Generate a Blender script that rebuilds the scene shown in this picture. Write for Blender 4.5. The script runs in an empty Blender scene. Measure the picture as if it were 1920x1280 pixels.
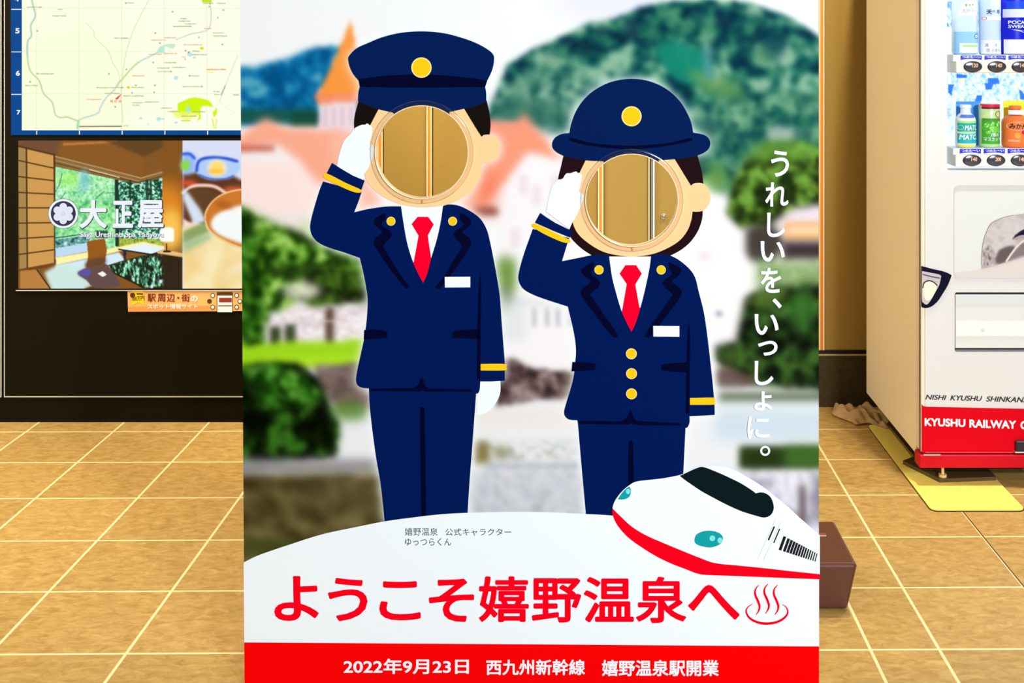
import bpy, bmesh, math, random
import numpy as np
from mathutils import Vector
from mathutils.geometry import tessellate_polygon

# ------------------------------------------------------------------ camera, world, lights, exposure
sc = bpy.context.scene
COL = sc.collection
H = 1.364            # camera height
F = 2266.0           # focal length in pixels of the 1920 frame
CX, CY = 1080.0, 66.0  # principal point (shifted lens)
cam_d = bpy.data.cameras.new('camera')
cam_d.sensor_fit = 'HORIZONTAL'
cam_d.sensor_width = 36.0
cam_d.lens = F / 1920.0 * 36.0
cam_d.shift_x = (960 - CX) / 1920.0
cam_d.shift_y = (CY - 640) / 1920.0
cam_d.clip_start = 0.05
cam = bpy.data.objects.new('camera', cam_d)
COL.objects.link(cam)
cam.location = (0, 0, H)
cam.rotation_euler = (math.radians(90), 0, 0)
sc.camera = cam

sc.view_settings.view_transform = 'Standard'
sc.view_settings.look = 'None'
sc.view_settings.gamma = 1.0
sc.view_settings.use_curve_mapping = False
sc.view_settings.exposure = 0.0

world = bpy.data.worlds.new('station_ambient')
sc.world = world
world.use_nodes = True
wb = world.node_tree.nodes['Background']
wb.inputs[0].default_value = (0.97, 0.985, 1.0, 1)
wb.inputs[1].default_value = 0.17


def lamp(name, loc, power, size, col=(1, 1, 1), target=None, spread=None):
    d = bpy.data.lights.new(name, 'AREA')
    d.shape = 'DISK'
    d.size = size
    d.energy = power
    d.color = col
    if spread:
        d.spread = math.radians(spread)
    o = bpy.data.objects.new(name, d)
    COL.objects.link(o)
    o.location = loc
    if target is not None:
        o.rotation_euler = (Vector(target) - Vector(loc)).to_track_quat('-Z', 'Y').to_euler()
    return o


# ceiling downlights along the wall, and the ceiling lights over the hall behind the photographer
lamp('ceiling_downlight', (1.13, 3.42, 2.9), 52, 0.10, (1.0, 0.92, 0.80))
lamp('ceiling_downlight', (-0.90, 3.70, 2.9), 10, 0.10, (1.0, 0.92, 0.80), (-0.55, 4.447, 0.9), 52)
lamp('ceiling_downlight', (-2.30, 3.42, 2.9), 27, 0.10, (1.0, 0.90, 0.76), None, 100)
lamp('hall_ceiling_light', (2.4, -2.4, 3.0), 255, 0.4, (0.80, 0.90, 1.0), (0.0, 2.5, 0.7))
lamp('hall_ceiling_light', (2.0, -4.2, 3.0), 235, 0.5, (0.80, 0.90, 1.0), (0.0, 2.5, 0.7))
lamp('side_fill_light', (-3.6, 2.95, 2.6), 64, 0.3, (1.0, 0.91, 0.76), (1.0, 4.0, 0.9))  # unseen fill lamp, added to brighten the vending machine's left side

# ------------------------------------------------------------------ helpers


def s2l(c):
    c = np.asarray(c, dtype=float)
    if c.max() > 1.0:
        c = c / 255.0
    return np.where(c <= 0.04045, c / 12.92, ((c + 0.055) / 1.055) ** 2.4)


def mat(name, col, rough=0.5, spec=0.3, k=1.0, metal=0.0, emit=0.0, noise=0.0, nscale=60, bump=0.0):
    m = bpy.data.materials.new(name)
    m.use_nodes = True
    nt = m.node_tree
    b = nt.nodes['Principled BSDF']
    c = s2l(col) * k
    b.inputs['Base Color'].default_value = (*c, 1)
    b.inputs['Roughness'].default_value = rough
    b.inputs['Specular IOR Level'].default_value = spec
    b.inputs['Metallic'].default_value = metal
    if emit:
        b.inputs['Base Color'].default_value = (0, 0, 0, 1)
        b.inputs['Emission Color'].default_value = (*c, 1)
        b.inputs['Emission Strength'].default_value = emit
    if noise or bump:
        tc = nt.nodes.new('ShaderNodeTexCoord')
        n = nt.nodes.new('ShaderNodeTexNoise')
        n.inputs['Scale'].default_value = nscale
        n.inputs['Detail'].default_value = 6
        nt.links.new(tc.outputs['Object'], n.inputs['Vector'])
        if noise:
            r = nt.nodes.new('ShaderNodeValToRGB')
            r.color_ramp.elements[0].position = 0.3
            r.color_ramp.elements[1].position = 0.7
            r.color_ramp.elements[0].color = (*(c * (1 - noise)), 1)
            r.color_ramp.elements[1].color = (*np.minimum(c * (1 + noise), 1), 1)
            nt.links.new(n.outputs['Fac'], r.inputs['Fac'])
            nt.links.new(r.outputs['Color'], b.inputs['Base Color'])
        if bump:
            bp = nt.nodes.new('ShaderNodeBump')
            bp.inputs['Strength'].default_value = bump
            bp.inputs['Distance'].default_value = 0.002
            nt.links.new(n.outputs['Fac'], bp.inputs['Height'])
            nt.links.new(bp.outputs['Normal'], b.inputs['Normal'])
    return m


def attr_mat(name, emit=0.0, rough=0.5, spec=0.2):
    m = bpy.data.materials.new(name)
    m.use_nodes = True
    nt = m.node_tree
    b = nt.nodes['Principled BSDF']
    a = nt.nodes.new('ShaderNodeAttribute')
    a.attribute_name = 'print'
    b.inputs['Roughness'].default_value = rough
    b.inputs['Specular IOR Level'].default_value = spec
    if emit:
        b.inputs['Base Color'].default_value = (0, 0, 0, 1)
        nt.links.new(a.outputs['Color'], b.inputs['Emission Color'])
        b.inputs['Emission Strength'].default_value = emit
    else:
        nt.links.new(a.outputs['Color'], b.inputs['Base Color'])
    return m


def clear_mat(name, tint=(1, 1, 1), gloss=0.12, rough=0.08):
    m = bpy.data.materials.new(name)
    m.use_nodes = True
    nt = m.node_tree
    for n in list(nt.nodes):
        nt.nodes.remove(n)
    out = nt.nodes.new('ShaderNodeOutputMaterial')
    mx = nt.nodes.new('ShaderNodeMixShader')
    t = nt.nodes.new('ShaderNodeBsdfTransparent')
    t.inputs[0].default_value = (*tint, 1)
    g = nt.nodes.new('ShaderNodeBsdfGlossy')
    g.inputs['Roughness'].default_value = rough
    fr = nt.nodes.new('ShaderNodeLayerWeight')
    fr.inputs['Blend'].default_value = gloss
    nt.links.new(fr.outputs['Fresnel'], mx.inputs[0])
    nt.links.new(t.outputs[0], mx.inputs[1])
    nt.links.new(g.outputs[0], mx.inputs[2])
    nt.links.new(mx.outputs[0], out.inputs[0])
    return m


def root_loc(o):
    v = Vector((0, 0, 0))
    while o is not None:
        v = v + o.location
        o = o.parent
    return v


def thing(name, label, cat, loc, group=None):
    o = bpy.data.objects.new(name, None)
    o.empty_display_size = 0.1
    COL.objects.link(o)
    o.location = loc
    o['label'] = label
    o['category'] = cat
    if group:
        o['group'] = group
    return o


def link(name, me, m, parent=None):
    o = bpy.data.objects.new(name, me)
    if m is not None:
        me.materials.append(m)
    COL.objects.link(o)
    o.parent = parent
    return o


def obj(name, verts, faces, m, parent=None, smooth_shade=False, label=None):
    """verts in world space"""
    L = root_loc(parent) if parent is not None else Vector((0, 0, 0))
    me = bpy.data.meshes.new(name)
    me.from_pydata([tuple(Vector(v) - L) for v in verts], [], faces)
    if smooth_shade:
        me.polygons.foreach_set('use_smooth', [True] * len(me.polygons))
    me.update()
    o = link(name, me, m, parent)
    if label:
        o['label'] = label
    return o


def bmobj(name, bm, m, parent=None, smooth_shade=False, label=None):
    L = root_loc(parent) if parent is not None else Vector((0, 0, 0))
    bmesh.ops.translate(bm, verts=bm.verts, vec=-L)
    bmesh.ops.recalc_face_normals(bm, faces=bm.faces)
    me = bpy.data.meshes.new(name)
    bm.to_mesh(me)
    bm.free()
    if smooth_shade:
        me.polygons.foreach_set('use_smooth', [True] * len(me.polygons))
    o = link(name, me, m, parent)
    if label:
        o['label'] = label
    return o


def bm_box(bm, lo, hi, bevel=0.0, seg=2):
    ret = bmesh.ops.create_cube(bm, size=1.0)
    vs = ret['verts']
    for v in vs:
        v.co = Vector([lo[i] + (v.co[i] + 0.5) * (hi[i] - lo[i]) for i in range(3)])
    if bevel:
        es = {e for v in vs for e in v.link_edges}
        bmesh.ops.bevel(bm, geom=list(es), offset=bevel, segments=seg, profile=0.5, affect='EDGES')


def box(name, lo, hi, m, parent=None, bevel=0.0, seg=2, label=None):
    bm = bmesh.new()
    bm_box(bm, lo, hi, bevel, seg)
    return bmobj(name, bm, m, parent, label=label)


def structure(o):
    o['kind'] = 'structure'
    return o


def plane_at(Y):
    def P(px, py, off=0.0):
        y = Y
        return Vector(((px - CX) / F * y, y - off, H - (py - CY) / F * y))
    return P


# panel plane: Y = PY0 + PA * X + PB * Z   (it leans and turns by a fraction of a degree)
PA, PB = -0.0125, -0.0131
PY0 = 2.5 - PB * 0.8


def PAN(px, py, off=0.0):
    u, v = (px - CX) / F, (py - CY) / F
    y = (PY0 + PB * H) / (1 - PA * u + PB * v)
    return Vector((u * y, y - off, H - v * y))


KIO = plane_at(4.257)     # front of the map board
WAL = plane_at(4.447)     # wall behind
VEN = plane_at(3.650)     # front of the vending machine


def crv(pts, n=6, closed=True):
    """Catmull-Rom through 2-D points; a third entry marks a sharp corner"""
    N = len(pts)
    out = []
    rng = range(N) if closed else range(N - 1)
    for i in rng:
        p1, p2 = pts[i], pts[(i + 1) % N]
        p0 = pts[(i - 1) % N] if closed or i > 0 else p1
        p3 = pts[(i + 2) % N] if closed or i + 2 < N else p2
        if len(p1) > 2:
            p0 = p1
        if len(p2) > 2:
            p3 = p2
        if len(p1) > 2 and len(p2) > 2:
            out.append((p1[0], p1[1]))
            continue
        for k in range(n):
            t = k / n
            q = []
            for a in (0, 1):
                m1 = (p2[a] - p0[a]) * 0.5
                m2 = (p3[a] - p1[a]) * 0.5
                t2, t3 = t * t, t * t * t
                q.append((2 * t3 - 3 * t2 + 1) * p1[a] + (t3 - 2 * t2 + t) * m1 + (-2 * t3 + 3 * t2) * p2[a] + (t3 - t2) * m2)
            out.append(tuple(q))
    if not closed:
        out.append((pts[-1][0], pts[-1][1]))
    return out


def sharp(*pts):
    return [(p[0], p[1], 1) for p in pts]


def tf(s, ox, oy, pts):
    """points read in an enlarged crop -> photo pixels"""
    return [((p[0] / s + ox), (p[1] / s + oy)) + tuple(p[2:]) for p in pts]


def circ(cx, cy, r, n=48, ry=None):
    ry = ry or r
    return [(cx + r * math.cos(2 * math.pi * k / n), cy + ry * math.sin(2 * math.pi * k / n)) for k in range(n)]


def tess(loops):
    flat = [p for l in loops for p in l]
    tris = tessellate_polygon([[Vector((p[0], p[1], 0)) for p in l] for l in loops])
    return flat, [tuple(t) for t in tris]


class Flat:
    """collects flat printed shapes of one part lying on one plane"""

    def __init__(self, P, off):
        self.P, self.off, self.v, self.f = P, off, [], []

    def poly(self, pts, holes=(), d=0.0):
        flat, tris = tess([pts] + list(holes))
        n = len(self.v)
        self.v += [self.P(x, y, self.off + d) for x, y in flat]
        self.f += [tuple(n + i for i in t) for t in tris]
        return self

    def shape(self, pts, holes=(), n=6, d=0.0):
        return self.poly(crv(pts, n), holes, d)

    def disc(self, x, y, r, ry=None, n=40, d=0.0):
        return self.poly(circ(x, y, r, n, ry), (), d)

    def ring(self, x, y, r0, r1, n=48, d=0.0, a0=0, a1=2 * math.pi):
        b = len(self.v)
        for k in range(n + 1):
            a = a0 + (a1 - a0) * k / n
            for r in (r0, r1):
                self.v.append(self.P(x + r * math.cos(a), y + r * math.sin(a), self.off + d))
        self.f += [(b + 2 * k, b + 2 * k + 1, b + 2 * k + 3, b + 2 * k + 2) for k in range(n)]
        return self

    def rect(self, x0, y0, x1, y1, d=0.0):
        return self.poly([(x0, y0), (x1, y0), (x1, y1), (x0, y1)], (), d)

    def rrect(self, x0, y0, x1, y1, r, d=0.0):
        return self.poly(rrect(x0, y0, x1, y1, r), (), d)

    def stroke(self, pts, w, closed=False, d=0.0):
        """w: one width or one width per point"""
        N = len(pts)
        L, R = [], []
        for i, p in enumerate(pts):
            a = pts[max(i - 1, 0)]
            b = pts[min(i + 1, N - 1)]
            dx, dy = b[0] - a[0], b[1] - a[1]
            l = math.hypot(dx, dy) or 1
            ww = (w[i] if hasattr(w, '__len__') else w) / 2
            L.append((p[0] - dy / l * ww, p[1] + dx / l * ww))
            R.append((p[0] + dy / l * ww, p[1] - dx / l * ww))
        b0 = len(self.v)
        for l, r in zip(L, R):
            self.v.append(self.P(l[0], l[1], self.off + d))
            self.v.append(self.P(r[0], r[1], self.off + d))
        self.f += [(b0 + 2 * k, b0 + 2 * k + 1, b0 + 2 * k + 3, b0 + 2 * k + 2) for k in range(N - 1)]
        return self

    def text(self, body, x0, y0, x1, y1, bold=0.0, slope=0.0, shear=0.0, grow=0.0, d=0.0, rot=0.0):
        vs0, fs0, (bx0, by0, bx1, by1) = glyphs(body, 0.0, shear)
        b = len(self.v)
        x0, y0, x1, y1 = x0 - grow, y0 - grow, x1 + grow, y1 + grow
        # a heavier weight: the glyph repeated round a small circle
        sh = [(0.0, 0.0)]
        if bold:
            sh += [(bold * math.cos(math.pi * k / 6), bold * math.sin(math.pi * k / 6)) for k in range(12)]
            bx0, by0, bx1, by1 = bx0 - bold, by0 - bold, bx1 + bold, by1 + bold
        vs, fs, dd = [], [], []
        for k, (ox, oy) in enumerate(sh):
            fs += [tuple(len(vs) + i for i in f) for f in fs0]
            vs += [(x + ox, y + oy) for x, y in vs0]
            dd += [d + k * 4e-6] * len(vs0)
        for (x, y), d in zip(vs, dd):
            px = x0 + (x - bx0) / (bx1 - bx0) * (x1 - x0)
            py = y1 - (y - by0) / (by1 - by0) * (y1 - y0)
            if rot:
                cx, cy = (x0 + x1) / 2, (y0 + y1) / 2
                c, s = math.cos(rot), math.sin(rot)
                px, py = cx + (px - cx) * c - (py - cy) * s, cy + (px - cx) * s + (py - cy) * c
            py += slope * (px - x0)
            self.v.append(self.P(px, py, self.off + d))
        self.f += [tuple(b + i for i in f) for f in fs]
        return self

    def make(self, name, m, parent, label=None):
        return obj(name, self.v, self.f, m, parent, label=label)


def rrect(x0, y0, x1, y1, r, n=6):
    out = []
    for cx, cy, a0 in ((x1 - r, y0 + r, -90), (x1 - r, y1 - r, 0), (x0 + r, y1 - r, 90), (x0 + r, y0 + r, 180)):
        for k in range(n + 1):
            a = math.radians(a0 + 90 * k / n)
            out.append((cx + r * math.cos(a), cy + r * math.sin(a)))
    return out


_gl = {}


def glyphs(body, bold=0.0, shear=0.0):
    key = (body, bold, shear)
    if key in _gl:
        return _gl[key]
    cu = bpy.data.curves.new('lettering', 'FONT')
    cu.body = body
    cu.offset = bold
    cu.shear = shear
    cu.resolution_u = 4
    o = bpy.data.objects.new('lettering', cu)
    COL.objects.link(o)
    dg = bpy.context.evaluated_depsgraph_get()
    dg.update()
    me = bpy.data.meshes.new_from_object(o.evaluated_get(dg))
    vs = [(v.co.x, v.co.y) for v in me.vertices]
    fs = [tuple(p.vertices) for p in me.polygons]
    bpy.data.objects.remove(o)
    bpy.data.curves.remove(cu)
    bpy.data.meshes.remove(me)
    xs = [v[0] for v in vs]
    ys = [v[1] for v in vs]
    _gl[key] = (vs, fs, (min(xs), min(ys), max(xs), max(ys)))
    return _gl[key]


# ---- printed and displayed pictures: colours computed per vertex


class Canvas:
    def __init__(self, x0, y0, x1, y1, step, col):
        self.step = step
        self.xs = np.arange(x0, x1 + step * 0.5, step)
        self.ys = np.arange(y0, y1 + step * 0.5, step)
        self.X, self.Y = np.meshgrid(self.xs, self.ys)
        self.A = np.zeros(self.X.shape + (3,)) + np.array(col, dtype=float)
        self.rs = np.random.RandomState(7)

    def blur(self, m, s):
        s = s / self.step
        if s < 0.3:
            return m
        r = int(3 * s) + 1
        k = np.exp(-0.5 * (np.arange(-r, r + 1) / s) ** 2)
        k /= k.sum()
        for ax in (0, 1):
            pad = [(0, 0), (0, 0)]
            pad[ax] = (r, r)
            mp = np.pad(m, pad, mode='edge')
            o = np.zeros_like(m)
            for i, w in enumerate(k):
                sl = [slice(None), slice(None)]
                sl[ax] = slice(i, i + m.shape[ax])
                o += w * mp[tuple(sl)]
            m = o
        return m

    def mask(self, pts):
        X, Y = self.X, self.Y
        ins = np.zeros(X.shape, bool)
        n = len(pts)
        for i in range(n):
            x1, y1 = pts[i][:2]
            x2, y2 = pts[(i + 1) % n][:2]
            if y1 == y2:
                continue
            c = (y1 > Y) != (y2 > Y)
            ins ^= c & (X < (x2 - x1) * (Y - y1) / (y2 - y1) + x1)
        return ins.astype(float)

    def put(self, m, col, a=1.0):
        m = (m * a)[..., None]
        self.A = self.A * (1 - m) + np.array(col, dtype=float) * m

    def poly(self, pts, col, b=0.0, a=1.0):
        self.put(self.blur(self.mask(pts), b), col, a)

    def cur(self, pts, col, b=0.0, a=1.0):
        self.poly(crv(pts), col, b, a)

    def ell(self, x, y, rx, ry, col, b=0.0, a=1.0):
        m = (((self.X - x) / rx) ** 2 + ((self.Y - y) / ry) ** 2 < 1).astype(float)
        self.put(self.blur(m, b), col, a)

    def rect(self, x0, y0, x1, y1, col, b=0.0, a=1.0):
        m = ((self.X >= x0) & (self.X < x1) & (self.Y >= y0) & (self.Y < y1)).astype(float)
        self.put(self.blur(m, b), col, a)

    def line(self, pts, w, col, b=0.0, a=1.0):
        d = np.full(self.X.shape, 1e9)
        for (x1, y1), (x2, y2) in zip([p[:2] for p in pts[:-1]], [p[:2] for p in pts[1:]]):
            dx, dy = x2 - x1, y2 - y1
            l2 = dx * dx + dy * dy or 1
            t = np.clip(((self.X - x1) * dx + (self.Y - y1) * dy) / l2, 0, 1)
            d = np.minimum(d, np.hypot(self.X - x1 - t * dx, self.Y - y1 - t * dy))
        m = np.clip(w / 2 - d + 0.5, 0, 1)
        self.put(self.blur(m, b), col, a)

    def noise(self, scale, sx=1.0, sy=1.0, seed=1):
        m = np.random.RandomState(seed).randn(*self.X.shape)
        for ax, k in ((0, sy), (1, sx)):
            sg = max(scale * k * 0.36 / self.step, 0.45)
            r = int(2.6 * sg) + 1
            w = np.exp(-0.5 * (np.arange(-r, r + 1) / sg) ** 2)
            pad = [(0, 0), (0, 0)]
            pad[ax] = (r, r)
            mp = np.pad(m, pad, mode='reflect')
            o = np.zeros_like(m)
            for q, wq in enumerate(w):
                sl = [slice(None), slice(None)]
                sl[ax] = slice(q, q + m.shape[ax])
                o += wq * mp[tuple(sl)]
            m = o
        return 1 / (1 + np.exp(-1.35 * m / m.std()))

    def mottle(self, pts, cols, scale, b=0.0, seed=1, sx=1.0, sy=1.0, a=1.0, contrast=2.2, soft=None):
        if soft is None:
            soft = scale * 0.22 if self.step > 2 else max(0.6, scale * 0.16)
        m = self.blur(self.mask(pts), b)
        t = 0.6 * self.noise(scale, sx, sy, seed) + 0.4 * self.noise(scale * 0.45, sx, sy, seed + 50)
        t = np.clip((t - 0.5) * contrast * 0.72 + 0.5, 0, 0.9999) * (len(cols) - 1)
        i = t.astype(int)
        f = (t - i)[..., None]
        C = np.array(cols, dtype=float)
        c = C[i] * (1 - f) + C[i + 1] * f
        if soft:
            c = np.stack([self.blur(c[..., j], soft) for j in range(3)], -1)
        mm = (m * a)[..., None]
        self.A = self.A * (1 - mm) + c * mm

    def make(self, name, P, off, m, parent, k=1.0, keep=None, label=None):
        ny, nx = self.X.shape
        L = root_loc(parent)
        V = np.array([tuple(P(x, y, off) - L) for x, y in zip(self.X.ravel(), self.Y.ravel())], dtype=np.float32)
        idx = np.arange(ny * nx).reshape(ny, nx)
        q = np.stack([idx[:-1, :-1], idx[1:, :-1], idx[1:, 1:], idx[:-1, 1:]], -1).reshape(-1, 4)
        if keep is not None:
            kc = keep((self.X[:-1, :-1] + self.step / 2).ravel(), (self.Y[:-1, :-1] + self.step / 2).ravel())
            q = q[kc]
        me = bpy.data.meshes.new(name)
        me.vertices.add(len(V))
        me.vertices.foreach_set('co', V.ravel())
        me.loops.add(q.size)
        me.loops.foreach_set('vertex_index', q.ravel().astype(np.int32))
        me.polygons.add(len(q))
        me.polygons.foreach_set('loop_start', np.arange(0, q.size, 4, dtype=np.int32))
        me.update(calc_edges=True)
        at = me.attributes.new('print', 'FLOAT_COLOR', 'POINT')
        rgba = np.ones((ny * nx, 4), dtype=np.float32)
        rgba[:, :3] = s2l(np.clip(self.A, 0, 255).reshape(-1, 3) / 255.0 * 0.9999) * k
        at.data.foreach_set('color', rgba.ravel())
        o = link(name, me, m, parent)
        if label:
            o['label'] = label
        return o


# ------------------------------------------------------------------ floor, wall, plinth
def floor_material():
    m = bpy.data.materials.new('floor_tiles')
    m.use_nodes = True
    nt = m.node_tree
    b = nt.nodes['Principled BSDF']
    geo = nt.nodes.new('ShaderNodeNewGeometry')
    sep = nt.nodes.new('ShaderNodeSeparateXYZ')
    nt.links.new(geo.outputs['Position'], sep.inputs[0])

    def M(op, a, c, clamp=False):
        n = nt.nodes.new('ShaderNodeMath')
        n.operation = op
        n.use_clamp = clamp
        for i, x in enumerate((a, c)):
            if x is None:
                continue
            if isinstance(x, (int, float)):
                n.inputs[i].default_value = x
            else:
                nt.links.new(x, n.inputs[i])
        return n.outputs[0]
    X, Y = sep.outputs[0], sep.outputs[1]
    Ys = M('SUBTRACT', Y, M('MULTIPLY', X, 0.0105))
    T, W = 0.30, 0.0034

    def dist(v, o):
        s = M('SUBTRACT', v, o)
        w = M('PINGPONG', s, T / 2)
        return w
    dx = dist(X, -1.293)
    dy = dist(Ys, 2.662 + 0.0147)
    d = M('MINIMUM', dx, dy)
    # one cut joint near the panel
    cut = M('ADD', M('ABSOLUTE', M('SUBTRACT', X, 0.654), None), M('MULTIPLY', M('GREATER_THAN', Y, 2.98), 1.0))
    d = M('MINIMUM', d, cut)
    line = M('SUBTRACT', 1.0, M('DIVIDE', M('SUBTRACT', d, W * 0.75), W * 0.5), True)
    line = M('MINIMUM', M('MAXIMUM', line, 0.0), 1.0)
    # per tile tone
    cell = nt.nodes.new('ShaderNodeCombineXYZ')
    nt.links.new(M('FLOOR', M('DIVIDE', M('SUBTRACT', X, -1.293), T), None), cell.inputs[0])
    nt.links.new(M('FLOOR', M('DIVIDE', M('SUBTRACT', Ys, 2.6767), T), None), cell.inputs[1])
    wn = nt.nodes.new('ShaderNodeTexWhiteNoise')
    nt.links.new(cell.outputs[0], wn.inputs['Vector'])
    mp = nt.nodes.new('ShaderNodeMapping')
    mp.inputs['Scale'].default_value = (26, 48, 1)
    nt.links.new(geo.outputs['Position'], mp.inputs['Vector'])
    n1 = nt.nodes.new('ShaderNodeTexNoise')
    n1.inputs['Scale'].default_value = 1.0
    n1.inputs['Detail'].default_value = 7
    n1.inputs['Roughness'].default_value = 0.65
    n1.inputs['Distortion'].default_value = 0.8
    nt.links.new(mp.outputs[0], n1.inputs['Vector'])
    r = nt.nodes.new('ShaderNodeValToRGB')
    r.color_ramp.elements[0].position = 0.3
    r.color_ramp.elements[1].position = 0.72
    r.color_ramp.elements[0].color = (*s2l((160, 121, 55)), 1)
    r.color_ramp.elements[1].color = (*s2l((200, 163, 94)), 1)
    nt.links.new(n1.outputs['Fac'], r.inputs['Fac'])
    hv = nt.nodes.new('ShaderNodeHueSaturation')
    nt.links.new(r.outputs['Color'], hv.inputs['Color'])
    nt.links.new(M('ADD', M('MULTIPLY', wn.outputs['Value'], 0.12), 0.94), hv.inputs['Value'])
    mix = nt.nodes.new('ShaderNodeMix')
    mix.data_type = 'RGBA'
    nt.links.new(line, mix.inputs['Factor'])
    nt.links.new(hv.outputs['Color'], mix.inputs[6])
    mix.inputs[7].default_value = (*s2l((246, 216, 156)), 1)
    dk = M('MULTIPLY', M('LESS_THAN', M('ABSOLUTE', M('SUBTRACT', X, 1.1085), None), 0.0022), M('LESS_THAN', Y, 3.47))
    mix2 = nt.nodes.new('ShaderNodeMix')
    mix2.data_type = 'RGBA'
    nt.links.new(dk, mix2.inputs['Factor'])
    nt.links.new(mix.outputs[2], mix2.inputs[6])
    mix2.inputs[7].default_value = (*s2l((96, 66, 22)), 1)
    nt.links.new(mix2.outputs[2], b.inputs['Base Color'])
    b.inputs['Roughness'].default_value = 0.42
    b.inputs['Specular IOR Level'].default_value = 0.25
    bp = nt.nodes.new('ShaderNodeBump')
    bp.inputs['Strength'].default_value = 0.25
    bp.inputs['Distance'].default_value = 0.002
    nt.links.new(n1.outputs['Fac'], bp.inputs['Height'])
    nt.links.new(bp.outputs['Normal'], b.inputs['Normal'])
    return m


structure(box('floor', (-4, -3, -0.05), (4, 4.62, 0.0), floor_material()))

m_wall = mat('wall_bronze_panel', (160, 130, 62), 0.5, 0.15, noise=0.05, nscale=250)
m_gap = mat('joint_shadow_gap', (40, 26, 10), 0.7, 0.1)
m_trim_light = mat('trim_pale_wood', (250, 214, 158), 0.4, 0.3)
m_trim_orange = mat('trim_orange_wood', (226, 140, 50), 0.45, 0.3)
m_trim_white = mat('trim_white_strip', (250, 240, 222), 0.4, 0.3)
m_plinth = mat('plinth_stone', (60, 50, 22), 0.55, 0.25, noise=0.25, nscale=90)
m_black = mat('black_metal', (18, 15, 10), 0.5, 0.25)
m_lip = mat('plinth_lip', (196, 168, 112), 0.5, 0.3)
YW = 4.447
structure(box('wall_back', (-4, YW, 0.0), (4, YW + 0.12, 3.0), m_wall))


def wx(px):
    return (px - CX) / F * YW


for i, px in enumerate((392, 484, 713, 805, 1126, 1540, 1632)):
    x = wx(px)
    t = structure(box('trim_%d' % (i + 1), (x - 0.0125, YW - 0.004, 0.207), (x + 0.0125, YW, 3.0), m_gap))
    structure(box('trim_bead', (x - 0.0105, YW - 0.009, 0.207), (x - 0.0045, YW - 0.003, 3.0), m_trim_light, t, 0.0015))
    structure(box('trim_core', (x - 0.0040, YW - 0.006, 0.207), (x + 0.0040, YW - 0.002, 3.0), m_trim_orange, t))
    structure(box('trim_bead', (x + 0.0045, YW - 0.009, 0.207), (x + 0.0105, YW - 0.003, 3.0), m_trim_light, t, 0.0015))
x = wx(1221)
t = structure(box('trim_8', (x - 0.0125, YW - 0.004, 0.207), (x + 0.0130, YW, 3.0), m_gap))
structure(box('trim_bead', (x - 0.0110, YW - 0.009, 0.207), (x - 0.0060, YW - 0.003, 3.0), m_trim_light, t, 0.0015))
structure(box('trim_bead', (x - 0.0010, YW - 0.006, 0.207), (x + 0.0015, YW - 0.003, 3.0), mat('trim_grey', (150, 145, 140)), t))
structure(box('trim_bead', (x + 0.0050, YW - 0.010, 0.207), (x + 0.0120, YW - 0.003, 3.0), m_trim_white, t, 0.0015))
bb = structure(box('baseboard_back', (-4, YW - 0.012, 0.0), (4, YW, 0.192), m_plinth))
structure(box('baseboard_lip', (-4, YW - 0.013, 0.189), (4, YW - 0.001, 0.193), m_lip, bb))
structure(box('baseboard_gap', (-4, YW - 0.006, 0.193), (4, YW - 0.0005, 0.207), m_black, bb))

# small cylinder lock on the wall panel
m_chrome = mat('satin_chrome', (205, 195, 175), 0.28, 0.5, metal=0.9)
cx, cz = wx(1244), H - (405 - CY) / F * YW
lk = thing('door_lock', 'small round chrome lock on the brown wall panel seen through the right face hole', 'lock', (cx, YW, cz))


def lathe_y(prof, c, n=32):
    """prof: (radius, y) pairs about an axis along Y through c"""
    vs, fs = [], []
    for r, y in prof:
        for k in range(n):
            a = 2 * math.pi * k / n
            vs.append((c[0] + r * math.cos(a), y, c[2] + r * math.sin(a)))
    for i in range(len(prof) - 1):
        for k in range(n):
            fs.append((i * n + k, i * n + (k + 1) % n, (i + 1) * n + (k + 1) % n, (i + 1) * n + k))
    fs.append(tuple(range((len(prof) - 1) * n, len(prof) * n)))
    return vs, fs


v, f = lathe_y([(0.0105, YW), (0.0105, YW - 0.006), (0.0095, YW - 0.009), (0.007, YW - 0.009), (0.0065, YW - 0.006), (0.005, YW - 0.006)], (cx, 0, cz))
obj('lock_rose', v, f, m_chrome, lk, True)
v, f = lathe_y([(0.005, YW - 0.0055), (0.005, YW - 0.011), (0.0042, YW - 0.012)], (cx, 0, cz))
pl = obj('lock_cylinder', v, f, m_chrome, lk, True)
box('keyhole', (cx - 0.0006, YW - 0.0125, cz - 0.003), (cx + 0.0006, YW - 0.0118, cz + 0.003), m_black, pl)

# ------------------------------------------------------------------ face-in-hole photo panel
K = 0.95   # print white
H1 = (791.0, 285.0, 87.0)
H2 = (1184.3, 375.0, 86.5)


def pm(name, col, rough=0.6, spec=0.015):
    return mat(name, col, rough, spec, K)


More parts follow.
